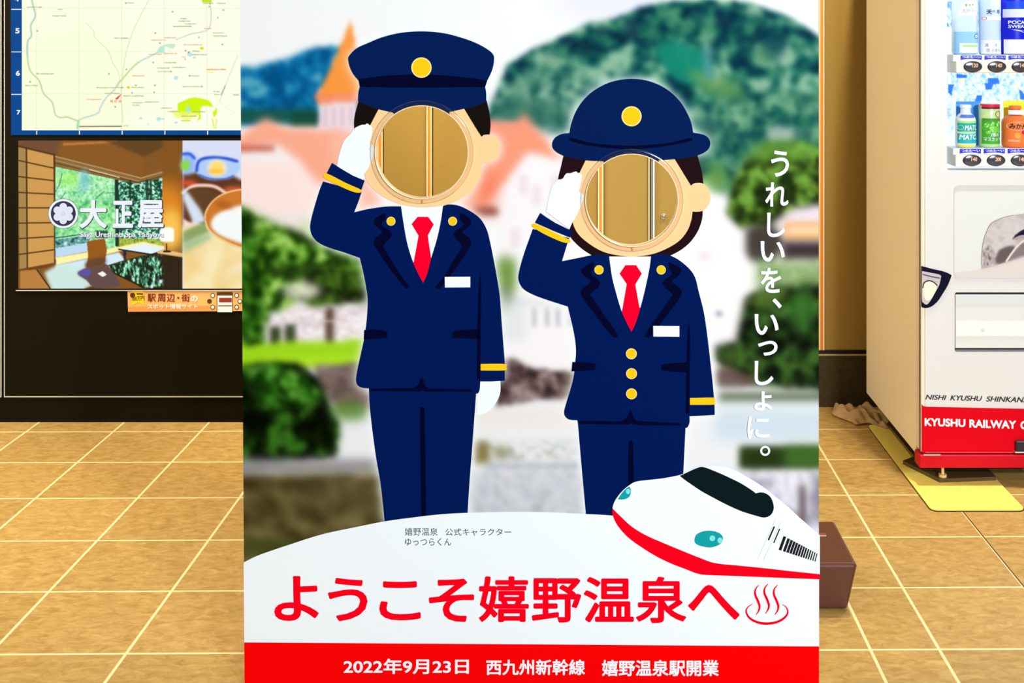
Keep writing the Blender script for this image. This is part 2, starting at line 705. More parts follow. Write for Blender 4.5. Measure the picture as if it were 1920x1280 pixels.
m_board = mat('panel_board_core', (248, 240, 222), 0.5, 0.2)
m_navy = pm('print_navy', (0, 24, 84))
m_navy_cap = pm('print_navy_cap', (3, 29, 82))
m_dark = pm('print_dark_navy', (2, 5, 40))
m_skin = pm('print_skin', (255, 208, 150))
m_hairb = pm('print_black_hair', (22, 16, 12))
m_hairw = pm('print_brown_hair', (34, 14, 18))
m_white = pm('print_white', (243, 249, 251))
m_yellow = pm('print_yellow', (255, 200, 22))
m_rim = pm('print_yellow_rim', (255, 226, 150))
m_tie = pm('print_tie_red', (250, 0, 42))
m_red = pm('print_red', (253, 2, 4))
m_red2 = pm('print_lettering_red', (253, 0, 28))
m_teal = pm('print_teal', (18, 160, 165))
m_teal2 = pm('print_pale_teal', (130, 228, 222))
m_glass = pm('print_windscreen', (10, 26, 28))
m_ink = pm('print_ink', (30, 30, 34))
m_pale = pm('print_pale_line', (205, 220, 228))
m_grey = pm('print_grey_line', (205, 210, 212))

ZB = PAN(995, 1300).y


def panel_bottom(px):
    lo, hi = 1200.0, 1500.0
    for _ in range(40):
        mid = (lo + hi) / 2
        if PAN(px, mid).z > 0.004:
            lo = mid
        else:
            hi = mid
    return lo


def left_edge(y):
    return 450 + 9.0 * y / 1280


def right_edge(y):
    return 1535 + 0.4 * y / 1280


pb = panel_bottom(995)
TOP = -330.0
panel = thing('photo_panel', 'large upright face-in-hole photo panel printed with two saluting railway staff, standing on the tiled floor', 'photo panel', (PAN(995, pb).x, PAN(995, pb).y, 0))
outline = [(left_edge(TOP), TOP), (right_edge(TOP), TOP), (right_edge(pb), pb), (left_edge(pb), pb)]
NH = 96
hole_loops = [circ(h[0], h[1], h[2], NH) for h in (H1, H2)]
flat, tris = tess([outline] + hole_loops)
TH = 0.018
vs = [PAN(x, y, -0.0006) for x, y in flat]
nv = len(vs)
vs += [Vector((p.x, p.y + TH, p.z)) for p in vs]
fs = [tuple(t) for t in tris] + [tuple(nv + i for i in reversed(t)) for t in tris]
for a, n in ((0, 4), (4, NH), (4 + NH, NH)):
    for k in range(n):
        i, j = a + k, a + (k + 1) % n
        fs.append((i, j, nv + j, nv + i))
board = obj('board', vs, fs, m_board, panel)

# rear feet that hold the panel upright
for fx in (-0.47, 0.16):
    yb = PY0 + PA * fx + TH + 0.002
    bm = bmesh.new()
    bm_box(bm, (fx - 0.02, yb, 0.0), (fx + 0.02, yb + 0.3, 0.012), 0.002)
    a = [bm.verts.new(c) for c in ((fx - 0.012, yb, 0.012), (fx - 0.012, yb + 0.28, 0.012), (fx - 0.012, yb + 0.0, 0.55))]
    b = [bm.verts.new((v.co.x + 0.024, v.co.y, v.co.z)) for v in a]
    bm.faces.new(a)
    bm.faces.new(b)
    for i in range(3):
        bm.faces.new((a[i], a[(i + 1) % 3], b[(i + 1) % 3], b[i]))
    bmobj('rear_foot', bm, m_board, panel)

# --- outlines of the two printed figures (read in enlarged crops)
Z1 = lambda p: tf(3.0476, 560, 40, p)
Z2 = lambda p: tf(3.0476, 560, 340, p)
Z3 = lambda p: tf(3.2, 960, 130, p)
Z4 = lambda p: tf(3.2, 960, 440, p)
ZT = lambda p: tf(3.2, 1040, 740, p)


def hole_arc(h, xa, xb, grow=0.0, n=24):
    """points of the hole's upper arc from x = xa to x = xb"""
    r = h[2] + grow
    a0 = math.acos(max(-1, min(1, (xa - h[0]) / r)))
    a1 = math.acos(max(-1, min(1, (xb - h[0]) / r)))
    return [(h[0] + r * math.cos(a0 + (a1 - a0) * k / n), h[1] - r * math.sin(a0 + (a1 - a0) * k / n), 1) for k in range(n + 1)]


man_jacket = Z2([(140, 0, 1), (118, 55), (92, 140), (72, 215), (66, 265), (78, 310), (115, 350), (180, 380), (260, 405), (350, 437, 1),
                 (370, 520), (385, 600), (394, 660), (394, 720), (388, 800), (382, 850), (370, 920), (350, 1010), (335, 1080), (328, 1130), (335, 1160), (360, 1177), (405, 1182, 1),
                 (680, 1190, 1), (990, 1195, 1), (1020, 1212), (1034, 1190), (1038, 1142, 1), (1100, 1142, 1), (1178, 1138, 1), (1178, 1040), (1170, 930), (1160, 800), (1150, 660), (1135, 560),
                 (1115, 450), (1095, 350), (1075, 275), (1040, 215), (990, 175), (920, 140), (862, 131), (825, 140, 1),
                 (812, 230), (790, 330), (757, 440), (737, 520), (712, 580, 1), (680, 520), (650, 450), (620, 350), (600, 240), (585, 142, 1),
                 (500, 143), (400, 157), (318, 176, 1), (340, 120), (352, 85), (362, 55, 1), (250, 30, 1)])
man_trousers = [(691.5, 722, 1), (694, 770), (704, 850), (714, 910), (722, 985, 1), (800, 985, 1), (876, 975, 1), (880, 910), (886, 830), (893, 735, 1), (893, 722, 1)]
wom_jacket = Z4([(125, -35, 1), (105, 20), (80, 90), (55, 170), (38, 250), (48, 295), (75, 330), (130, 360), (210, 390), (335, 430, 1), (352, 500), (368, 570), (380, 640), (384, 700), (380, 760),
                 (370, 850), (350, 930), (325, 1010), (313, 1060), (320, 1090), (345, 1108), (390, 1112, 1), (690, 1120, 1), (1010, 1130, 1), (1045, 1158), (1064, 1130), (1065, 1088, 1), (1216, 1080, 1), (1215, 1020), (1205, 900), (1190, 760),
                 (1170, 590), (1150, 460), (1120, 340), (1100, 260), (1065, 205), (1000, 150), (940, 122), (880, 115), (835, 122, 1), (825, 200), (800, 320), (775, 420), (745, 520), (717, 582, 1),
                 (690, 530), (655, 450), (625, 350), (600, 250), (582, 122, 1), (530, 117), (480, 122), (400, 138), (300, 158, 1), (318, 100), (330, 60), (345, 20, 1), (230, -10, 1)])
wom_trousers = [(1082, 786, 1), (1084, 800), (1090, 870), (1100, 980, 1), (1180, 980, 1), (1276, 975, 1), (1281, 890), (1286, 790, 1)]
man_cap = Z1([(287, 200), (330, 155), (400, 122), (480, 90), (580, 66), (700, 57), (820, 66), (920, 90), (1010, 122), (1080, 160), (1112, 190), (1117, 220), (1110, 265), (1095, 305), (1076, 342, 1),
              (1066, 375, 1), (1072, 410), (1072, 459, 1), (1020, 480), (950, 498), (862, 518, 1)]) + hole_arc(H1, 843, 740)[::1] + Z1([(538, 521, 1), (460, 503), (400, 482), (340, 456, 1), (342, 410), (350, 372, 1), (343, 338, 1), (312, 300), (293, 260), (285, 225)])
man_face = Z1([(440, 430, 1), (455, 503, 1), (405, 600), (380, 700), (372, 800), (382, 890), (420, 950), (470, 992), (540, 1030), (620, 1053), (720, 1062), (830, 1051), (900, 1027), (970, 985), (1020, 930), (1044, 865), (1050, 807, 1),
               (1085, 808), (1122, 790), (1146, 755), (1151, 715), (1140, 672), (1112, 650), (1078, 648), (1045, 660, 1), (1000, 590), (945, 498, 1), (930, 430, 1)])
wom_hat = Z3([(345, 382, 1), (355, 330), (380, 260), (420, 195), (480, 135), (560, 88), (640, 64), (720, 57), (800, 65), (880, 92), (950, 135), (1010, 195), (1050, 260), (1075, 320), (1087, 379, 1), (1150, 392), (1180, 415), (1189, 447), (1175, 482), (1130, 510), (1060, 528),
              (980, 538), (880, 546, 1)]) + hole_arc(H2, 1235, 1133) + Z3([(548, 551, 1), (445, 546), (380, 533), (310, 518), (260, 490), (242, 462), (245, 430), (265, 404), (300, 387)])
wom_face = Z3([(440, 470, 1), (440, 545, 1), (405, 620), (370, 720), (358, 820), (362, 900), (378, 955), (412, 1003), (470, 1050), (540, 1090), (620, 1112), (720, 1122), (830, 1110), (920, 1078), (1000, 1030), (1050, 970), (1075, 905), (1083, 852, 1),
               (1110, 853), (1150, 845), (1180, 812), (1191, 770), (1182, 725), (1160, 695), (1130, 681), (1095, 685), (1073, 697, 1), (1020, 610), (975, 535, 1), (975, 470, 1)])

# --- the printed photograph behind them: a soft-focus spa town with hill, roofs, trees and a pond
C = Canvas(444, TOP, 1540, 1064, 4.0, (242, 241, 239))
C.ell(1150, 5, 120, 30, (226, 224, 240), 22)
C.ell(700, -200, 500, 120, (232, 234, 242), 60)
ZB0 = lambda p: tf(1.7615, 450, 0, p)
# blue hill at left
C.mottle(ZB0([(-10, 215), (60, 215), (160, 190), (230, 160), (300, 150), (400, 170), (460, 240), (460, 400), (-10, 420)]), [(0, 78, 128), (4, 98, 152), (20, 122, 170), (84, 164, 184)], 26, 5, 3, soft=4, contrast=2.5)
C.rect(440, 205, 600, 232, (22, 84, 76), 6)
C.rect(548, 214, 600, 240, (18, 70, 56), 5)
# big green hill
C.mottle(ZB0([(800, 420), (840, 330), (880, 215), (960, 165), (1060, 120), (1150, 75), (1240, 60), (1330, 20), (1430, 2), (1560, -6), (1680, 8), (1790, 45), (1870, 90), (1930, 130), (1930, 660), (1050, 660), (800, 560)]),
         [(0, 42, 60), (8, 74, 78), (34, 108, 88), (78, 140, 112), (136, 178, 150)], 30, 5, 11, soft=4.5, contrast=2.5)
C.mottle(ZB0([(1000, 180), (1240, 70), (1450, 25), (1600, 20), (1750, 60), (1700, 130), (1500, 120), (1300, 140), (1100, 190)]), [(0, 32, 54), (4, 64, 74), (22, 96, 82), (64, 132, 96)], 24, 6, 5, a=0.8, soft=4, contrast=2.6)
C.mottle(ZB0([(830, 330), (1000, 230), (1090, 240), (1250, 230), (1240, 420), (1060, 470), (840, 420)]), [(10, 66, 66), (60, 124, 108), (120, 166, 140), (158, 192, 166)], 22, 9, 6, a=0.75, soft=4, contrast=2.6)
C.mottle(ZB0([(1560, 300), (1930, 300), (1930, 560), (1600, 640)]), [(2, 54, 62), (22, 92, 76), (70, 130, 96), (120, 166, 128)], 22, 9, 66, a=0.7, soft=4, contrast=2.6)
C.cur(ZB0([(1375, 150), (1450, 140), (1540, 180), (1560, 250), (1500, 280), (1420, 250)]), (16, 128, 106), 6, 0.95)
C.cur(ZB0([(1480, 230), (1600, 260), (1660, 290), (1640, 330), (1520, 290)]), (98, 150, 84), 8, 0.8)
C.cur(ZB0([(880, 300), (1000, 200), (1090, 180), (1000, 260), (900, 360)]), (96, 146, 122), 12, 0.7)
C.mottle(ZB0([(830, 350), (900, 330), (1060, 330), (1080, 420), (960, 420), (840, 420)]), [(20, 80, 70), (60, 120, 100)], 26, 8, 8, a=0.8)
C.cur(ZB0([(1740, 90), (1790, 100), (1800, 160), (1760, 200), (1720, 180)]), (4, 56, 72), 8, 0.8)
C.rect(1318, 90, 1338, 150, (96, 152, 150), 6, 0.7)
C.cur(ZB0([(1700, 150), (1760, 170), (1740, 220), (1690, 200)]), (84, 140, 100), 9, 0.7)
C.rect(1440, 240, 1490, 268, (168, 178, 180), 7, 0.9)
C.cur([(1300, 215), (1350, 230), (1340, 300), (1300, 320)], (70, 124, 100), 10, 0.6)
# white town in the middle, pink-white walls
C.poly([(440, 250), (640, 240), (700, 250), (910, 235), (1040, 250), (1075, 290), (1370, 360), (1400, 420), (1400, 640), (1540, 640), (1540, 760), (440, 640)], (244, 238, 238), 10)
C.poly([(440, 300), (640, 300), (640, 420), (440, 420)], (252, 226, 218), 10)
# tower and spire
C.rect(600, 170, 672, 300, (238, 216, 220), 4)
for k in range(4):
    C.rect(606 + 16 * k, 200, 613 + 16 * k, 235, (214, 190, 204), 3, 0.8)
C.poly([(658, 36), (668, 90), (690, 150), (700, 178), (592, 184), (610, 150), (636, 90)], (247, 150, 62), 4)
C.poly([(590, 176), (704, 172), (704, 188), (594, 196)], (245, 130, 84), 4, 0.8)
# salmon roofs
C.poly([(440, 262), (470, 240), (500, 220), (540, 240), (640, 244), (700, 290), (705, 380), (650, 410), (610, 360), (560, 300), (520, 270), (440, 285)], (250, 168, 138), 7)
C.rect(440, 272, 515, 284, (190, 84, 62), 5, 0.8)
C.poly([(620, 250), (690, 250), (720, 400), (640, 410)], (252, 190, 168), 10, 0.7)
C.poly([(900, 225), (970, 228), (985, 212), (1000, 235), (1030, 265), (1060, 300), (990, 285), (940, 350), (890, 400), (850, 380), (880, 280)], (246, 150, 118), 7)
C.poly([(860, 330), (935, 330), (930, 400), (860, 420)], (240, 120, 84), 12, 0.7)
C.poly([(885, 388), (930, 388), (935, 402), (890, 406)], (120, 46, 34), 6, 0.8)
C.poly([(800, 350), (890, 350), (890, 400), (800, 400)], (255, 218, 202), 14, 0.8)
for x, y in ((975, 330), (1000, 350), (1035, 330), (960, 430), (1010, 450)):
    C.rect(x, y, x + 14, y + 36, (232, 208, 212), 5, 0.7)
for x in (1000, 1022, 1044, 1066):
    C.rect(x, 575, x + 8, 612, (168, 172, 180), 4, 0.75)
C.rect(920, 560, 1080, 572, (200, 200, 206), 6, 0.5)
C.poly([(985, 520), (1085, 500), (1085, 560), (985, 570)], (226, 226, 222), 10, 0.7)
C.ell(948, 515, 26, 36, (96, 136, 44), 10, 0.9)
C.ell(940, 560, 22, 26, (84, 110, 60), 9, 0.8)
C.rect(925, 560, 985, 640, (216, 220, 220), 10, 0.7)
C.ell(1348, 588, 7, 6, (110, 120, 150), 4, 0.8)
C.ell(1322, 480, 12, 10, (236, 214, 216), 6, 0.9)
# near trees at right
C.mottle([(1362, 400), (1372, 340), (1400, 300), (1440, 270), (1500, 268), (1545, 280), (1545, 400), (1470, 430), (1420, 430), (1390, 430)], [(24, 38, 8), (44, 66, 18), (72, 108, 32), (112, 158, 58)], 20, 6, 21, soft=3.5, contrast=2.5)
C.cur([(1385, 300), (1440, 262), (1500, 262), (1540, 280), (1500, 300), (1430, 300)], (110, 166, 62), 8, 0.7)
C.ell(1318, 345, 30, 12, (120, 170, 50), 9, 0.9)
C.poly([(1330, 300), (1366, 320), (1366, 360), (1320, 350)], (90, 140, 60), 9, 0.8)
C.cur([(1400, 430), (1450, 420), (1470, 450), (1450, 490), (1405, 485)], (58, 50, 42), 7, 0.95)
C.poly([(1445, 420), (1490, 390), (1545, 382), (1545, 425), (1470, 440)], (232, 216, 224), 7)
C.rect(1472, 418, 1545, 452, (234, 170, 110), 6)
C.rect(1480, 425, 1545, 440, (255, 224, 180), 5, 0.7)
C.rect(1468, 452, 1545, 490, (62, 46, 50), 7)
C.mottle([(1420, 490), (1545, 488), (1545, 550), (1420, 545)], [(112, 146, 76), (150, 176, 120), (92, 132, 60)], 18, 9, 4, a=0.9)
C.mottle([(1388, 600), (1400, 555), (1430, 540), (1545, 530), (1545, 735), (1470, 730), (1400, 720), (1345, 680), (1340, 650), (1380, 640)], [(6, 12, 3), (18, 32, 10), (34, 58, 20), (60, 96, 36)], 24, 7, 31, soft=4, contrast=2.3)
C.ell(1505, 580, 26, 40, (60, 120, 44), 12, 0.85)
C.cur([(1395, 570), (1430, 548), (1480, 545), (1440, 570)], (92, 110, 40), 7, 0.7)
C.cur([(1340, 660), (1375, 650), (1390, 670), (1365, 690)], (70, 100, 40), 7, 0.7)
C.cur([(1345, 690), (1390, 695), (1420, 720), (1350, 728)], (92, 70, 64), 6, 0.9)
# banks and pond
C.poly([(440, 720), (1540, 740), (1540, 1070), (440, 1070)], (234, 234, 234), 12)
C.mottle([(925, 680), (960, 670), (1000, 690), (1080, 700), (1080, 745), (1000, 750), (930, 765)], [(46, 30, 32), (80, 58, 58), (112, 90, 86), (158, 138, 132)], 18, 5, 41, soft=3.5)
C.rect(1060, 700, 1085, 745, (100, 84, 60), 8, 0.7)
C.rect(895, 765, 1085, 800, (236, 226, 220), 10, 0.9)
C.rect(1345, 735, 1545, 752, (60, 76, 44), 8, 0.95)
C.rect(1340, 765, 1545, 828, (200, 214, 226), 14, 0.9)
C.rect(1388, 838, 1545, 882, (44, 66, 24), 6)
C.rect(1470, 838, 1545, 878, (66, 112, 40), 9, 0.8)
C.rect(1395, 845, 1465, 880, (34, 46, 16), 8, 0.7)
C.mottle([(1330, 885), (1545, 885), (1545, 1070), (1330, 1070)], [(196, 194, 208), (236, 234, 240), (172, 168, 186)], 18, 8, 51, sy=2.5)
C.rect(1380, 900, 1450, 914, (120, 116, 140), 7, 0.7)
C.rect(1500, 910, 1512, 985, (72, 54, 52), 6, 0.8)
C.rect(1524, 890, 1545, 980, (120, 116, 130), 8, 0.7)
C.mottle([(890, 825), (1085, 825), (1085, 880), (890, 880)], [(206, 206, 200), (236, 236, 236), (180, 186, 176)], 16, 6, 61)
C.rect(892, 828, 920, 868, (118, 104, 48), 6, 0.85)
C.rect(925, 835, 955, 860, (150, 146, 110), 7, 0.8)
C.rect(910, 868, 1090, 880, (168, 172, 184), 6, 0.8)
C.mottle([(880, 885), (1100, 885), (1100, 970), (880, 970)], [(176, 180, 184), (212, 214, 218), (190, 192, 200)], 20, 7, 62)
# left trees, fence, lawn, hedge
C.rect(440, 400, 700, 620, (238, 226, 222), 12, 0.9)
C.mottle([(440, 385), (480, 400), (520, 420), (580, 440), (640, 460), (700, 490), (700, 560), (660, 590), (600, 570), (560, 560), (520, 600), (440, 620)], [(18, 44, 2), (48, 96, 14), (96, 154, 36), (166, 206, 104)], 22, 7, 71, soft=4, contrast=2.7)
C.mottle([(440, 385), (475, 400), (490, 520), (500, 660), (440, 690)], [(10, 36, 0), (34, 84, 10), (84, 146, 40)], 24, 7, 72, soft=4, contrast=2.6)
C.mottle([(560, 510), (620, 490), (690, 520), (690, 580), (640, 590), (580, 580)], [(16, 24, 3), (34, 58, 12), (70, 106, 26)], 18, 7, 73, soft=3.5)
C.cur([(500, 500), (560, 490), (610, 500), (560, 520), (510, 515)], (30, 56, 12), 6, 0.7)
C.cur([(560, 420), (600, 420), (640, 440), (600, 450)], (176, 200, 110), 9, 0.7)
C.ell(565, 545, 36, 16, (250, 238, 228), 8, 0.8)
C.mottle([(505, 585), (690, 565), (690, 640), (505, 640)], [(214, 196, 198), (236, 224, 226), (250, 246, 246)], 12, 6, 74, sy=0.5, soft=3)
C.rect(611, 575, 628, 652, (86, 60, 46), 5, 0.95)
C.rect(536, 610, 556, 655, (40, 56, 24), 5, 0.9)
C.rect(505, 612, 526, 664, (34, 44, 16), 5, 0.9)
C.rect(505, 600, 690, 604, (226, 210, 212), 3, 0.7)
C.poly([(440, 650), (520, 642), (600, 640), (700, 636), (700, 690), (600, 688), (440, 700)], (156, 214, 28), 6)
C.rect(500, 668, 700, 684, (190, 236, 40), 6, 0.6)
C.mottle([(590, 684), (705, 680), (705, 770), (640, 770), (600, 740)], [(96, 76, 72), (140, 118, 112), (78, 62, 52)], 22, 6, 75)
C.mottle([(440, 690), (500, 678), (560, 680), (600, 710), (620, 760), (640, 800), (630, 860), (440, 880)], [(1, 5, 0), (6, 18, 1), (18, 44, 5), (52, 108, 24)], 26, 6, 76, soft=4.5, contrast=2.3)
C.mottle([(455, 690), (520, 680), (570, 700), (600, 740), (560, 760), (480, 740)], [(14, 50, 4), (40, 100, 16), (104, 176, 58)], 20, 7, 77, a=0.85, soft=4, contrast=2.5)
C.ell(655, 770, 40, 18, (84, 132, 44), 9, 0.85)
C.rect(440, 862, 720, 890, (150, 146, 150), 8, 0.95)
C.mottle([(440, 890), (730, 890), (730, 1070), (440, 1070)], [(52, 42, 18), (76, 62, 30), (100, 90, 50), (136, 120, 80)], 34, 8, 78, sy=0.7, soft=7)
C.rect(560, 895, 730, 960, (84, 76, 44), 16, 0.6)
C.rect(440, 1010, 560, 1050, (70, 78, 30), 8, 0.6)
# pale glow round the figures
C.put(C.blur(np.maximum.reduce([C.mask(crv(a)) for a in (wom_hat, wom_jacket, wom_face, wom_trousers)]), 15) * 1.35 - 0.0, (246, 248, 248), 0.62) if False else None
for grp in ((wom_hat, wom_jacket, wom_face, wom_trousers), (man_cap, man_jacket, man_face, man_trousers)):
    g = np.maximum.reduce([C.mask(crv(a)) for a in grp])
    C.put(np.clip(C.blur(g, 9) * 1.6, 0, 1), (244, 247, 246), 0.72)


def keep_photo(x, y):
    ok = np.ones(len(x), bool)
    for h in (H1, H2):
        ok &= np.hypot(x - h[0], y - h[1]) > h[2] + 4
    ok &= (x > left_edge(y) - 1) & (x < right_edge(y) + 1)
    return ok


C.X = np.clip(C.X, left_edge(C.Y), right_edge(C.Y))
C.make('backdrop_photo', PAN, 0.0, attr_mat('print_photo', 0.0, 0.6, 0.02), panel, K, keep_photo, 'soft-focus town photo printed on the panel')


def lay(n):
    return Flat(PAN, 0.00022 * n)


def saluting_figure(name, label, parts, jacket, trousers):
    """parts: callables drawing sub-parts on the suit"""
    suit = lay(3).shape(jacket)
    suit.v, suit.f
    tr = lay(1).shape(trousers)
    b = len(suit.v)
    suit.v += tr.v
    suit.f += [tuple(b + i for i in f) for f in tr.f]
    fig = suit.make(name, m_navy, panel, label)
    parts(fig)
    return fig


def button(fig, x, y, r, L=5):
    b = lay(L).disc(x, y, r).make('button', m_rim, fig)
    lay(L + 1).disc(x, y, r * 0.9).make('button_face', m_yellow, None) if False else None
    return b


def gold(fig, nm, x, y, r, L=5):
    f = lay(L).disc(x, y, r * 0.9)
    lay(L - 0.5).ring(x, y, r * 0.88, r * 1.02).make(nm + '_rim', m_rim, fig)
    f.make(nm, m_yellow, fig)


def mir(pts, c):
    return [(c - p[0], p[1]) + tuple(p[2:]) for p in pts]


def man_parts(fig):
    lay(1).shape(Z2(sharp((580, 120), (578, 150), (640, 470), (712, 590), (790, 470), (830, 150), (830, 120)))).make('shirt', m_white, fig)
    tie = lay(2)
    tie.poly(crv(Z2(sharp((680, 202), (740, 202), (772, 245), (738, 310), (757, 436), (795, 470), (712, 600), (630, 480), (657, 462), (685, 310), (645, 243)))))
    tie.make('necktie', m_tie, fig)
    # dark folds
    lap = [(490, 183), (462, 195), (435, 215), (432, 240), (450, 262), (478, 285), (468, 302), (438, 325), (430, 355), (445, 385), (500, 470), (560, 550), (610, 612, 1), (638, 605, 1), (590, 545), (540, 465), (500, 400), (485, 372), (500, 347), (525, 322), (530, 297), (515, 276), (488, 262), (476, 240), (497, 212)]
    d = lay(4)
    d.shape(Z2(lap)).shape(Z2(mir(lap, 1417)))
    d.shape(Z2([(375, 848, 1), (440, 845), (505, 856, 1), (505, 893, 1), (440, 899), (372, 901, 1)]))
    d.shape(Z2([(878, 858, 1), (930, 848), (1037, 843, 1), (1037, 899, 1), (930, 896), (878, 893, 1)]))
    d.shape(Z2([(1035, 505, 1), (1042, 620), (1040, 850), (1038, 1120), (1027, 1126), (1017, 1118), (1020, 900), (1025, 690)]))
    d.poly(Z2([(705, 1113), (716, 1140), (722, 1165), (742, 1182), (985, 1187), (990, 1200), (720, 1199), (700, 1192), (690, 1199), (415, 1195), (410, 1183), (655, 1180), (682, 1160), (690, 1138)]))
    d.shape([(788, 768), (791.8, 763.5), (796, 768), (797, 820), (798, 890), (799, 972, 1), (790.5, 972, 1), (789, 890), (788, 820)])
    d.make('suit_folds', m_dark, fig)
    lay(5).poly(Z2([(835, 545), (981, 544), (981, 604), (836, 605)])).make('name_tag', m_white, fig)
    gold(fig, 'button', *Z2([(528, 227)])[0], 25 / 3.05)
    gold(fig, 'button', *Z2([(880, 227)])[0], 25 / 3.05)
    lay(5).shape(Z2([(1040, 1042, 1), (1176, 1042), (1186, 1060), (1176, 1078), (1040, 1079, 1)])).make('cuff_band', m_yellow, fig)
    lay(2).shape([(895, 712, 1), (938, 712, 1), (938, 735), (930, 755), (915, 771), (895, 779, 1)]).make('glove', m_white, fig)
    # head
    lay(5).shape(Z1([(345, 450, 1), (325, 520), (317, 570), (318, 612, 1), (345, 600), (380, 600), (405, 602, 1), (458, 500, 1)])).make('hair', m_hairb, fig)
    lay(5.5).shape(Z1([(940, 490, 1), (945, 498, 1), (1045, 660, 1), (1060, 648), (1092, 645, 1), (1097, 590), (1090, 520), (1074, 450, 1)])).make('hair', m_hairb, fig)
    lay(5).shape(man_face, [circ(H1[0], H1[1], H1[2] + 0.2, NH)]).make('face', m_skin, fig)
    cap = lay(6).shape(man_cap).make('cap', m_navy_cap, fig)
    lay(7).shape(Z1([(343, 330, 1), (480, 312), (650, 303), (720, 302), (850, 310), (1000, 325), (1078, 340, 1), (1066, 375, 1), (850, 377), (700, 378), (500, 377), (350, 374, 1)])).make('cap_band', m_dark, fig)
    gold(fig, 'cap_badge', *Z1([(702, 264)])[0], 57 / 3.05, 8)
    # raised hand and cuff
    lay(7).shape(Z1([(345, 597), (322, 610), (300, 640), (262, 680), (245, 720), (230, 770), (218, 832, 1), (280, 872), (340, 902), (362, 908, 1), (380, 893), (374, 872), (396, 843), (415, 800), (428, 760), (430, 722), (420, 703), (405, 706, 1), (407, 690), (420, 640), (421, 607), (408, 594), (392, 583), (380, 590), (365, 590)])).make('glove', m_white, fig)
    lay(7.5).stroke(crv(Z1([(402, 735), (408, 720), (420, 706)]), closed=False), 1.0).make('glove_crease', m_grey, fig)
    lay(8).poly(Z1([(192, 808), (250, 845), (310, 880), (378, 909), (360, 962), (280, 930), (162, 866)])).make('cuff', m_navy, fig)
    lay(8.5).shape(Z1([(150, 868), (185, 878), (270, 922), (345, 955), (362, 968), (350, 978), (310, 972), (230, 938), (150, 895), (142, 880)])).make('cuff_band', m_yellow, fig)


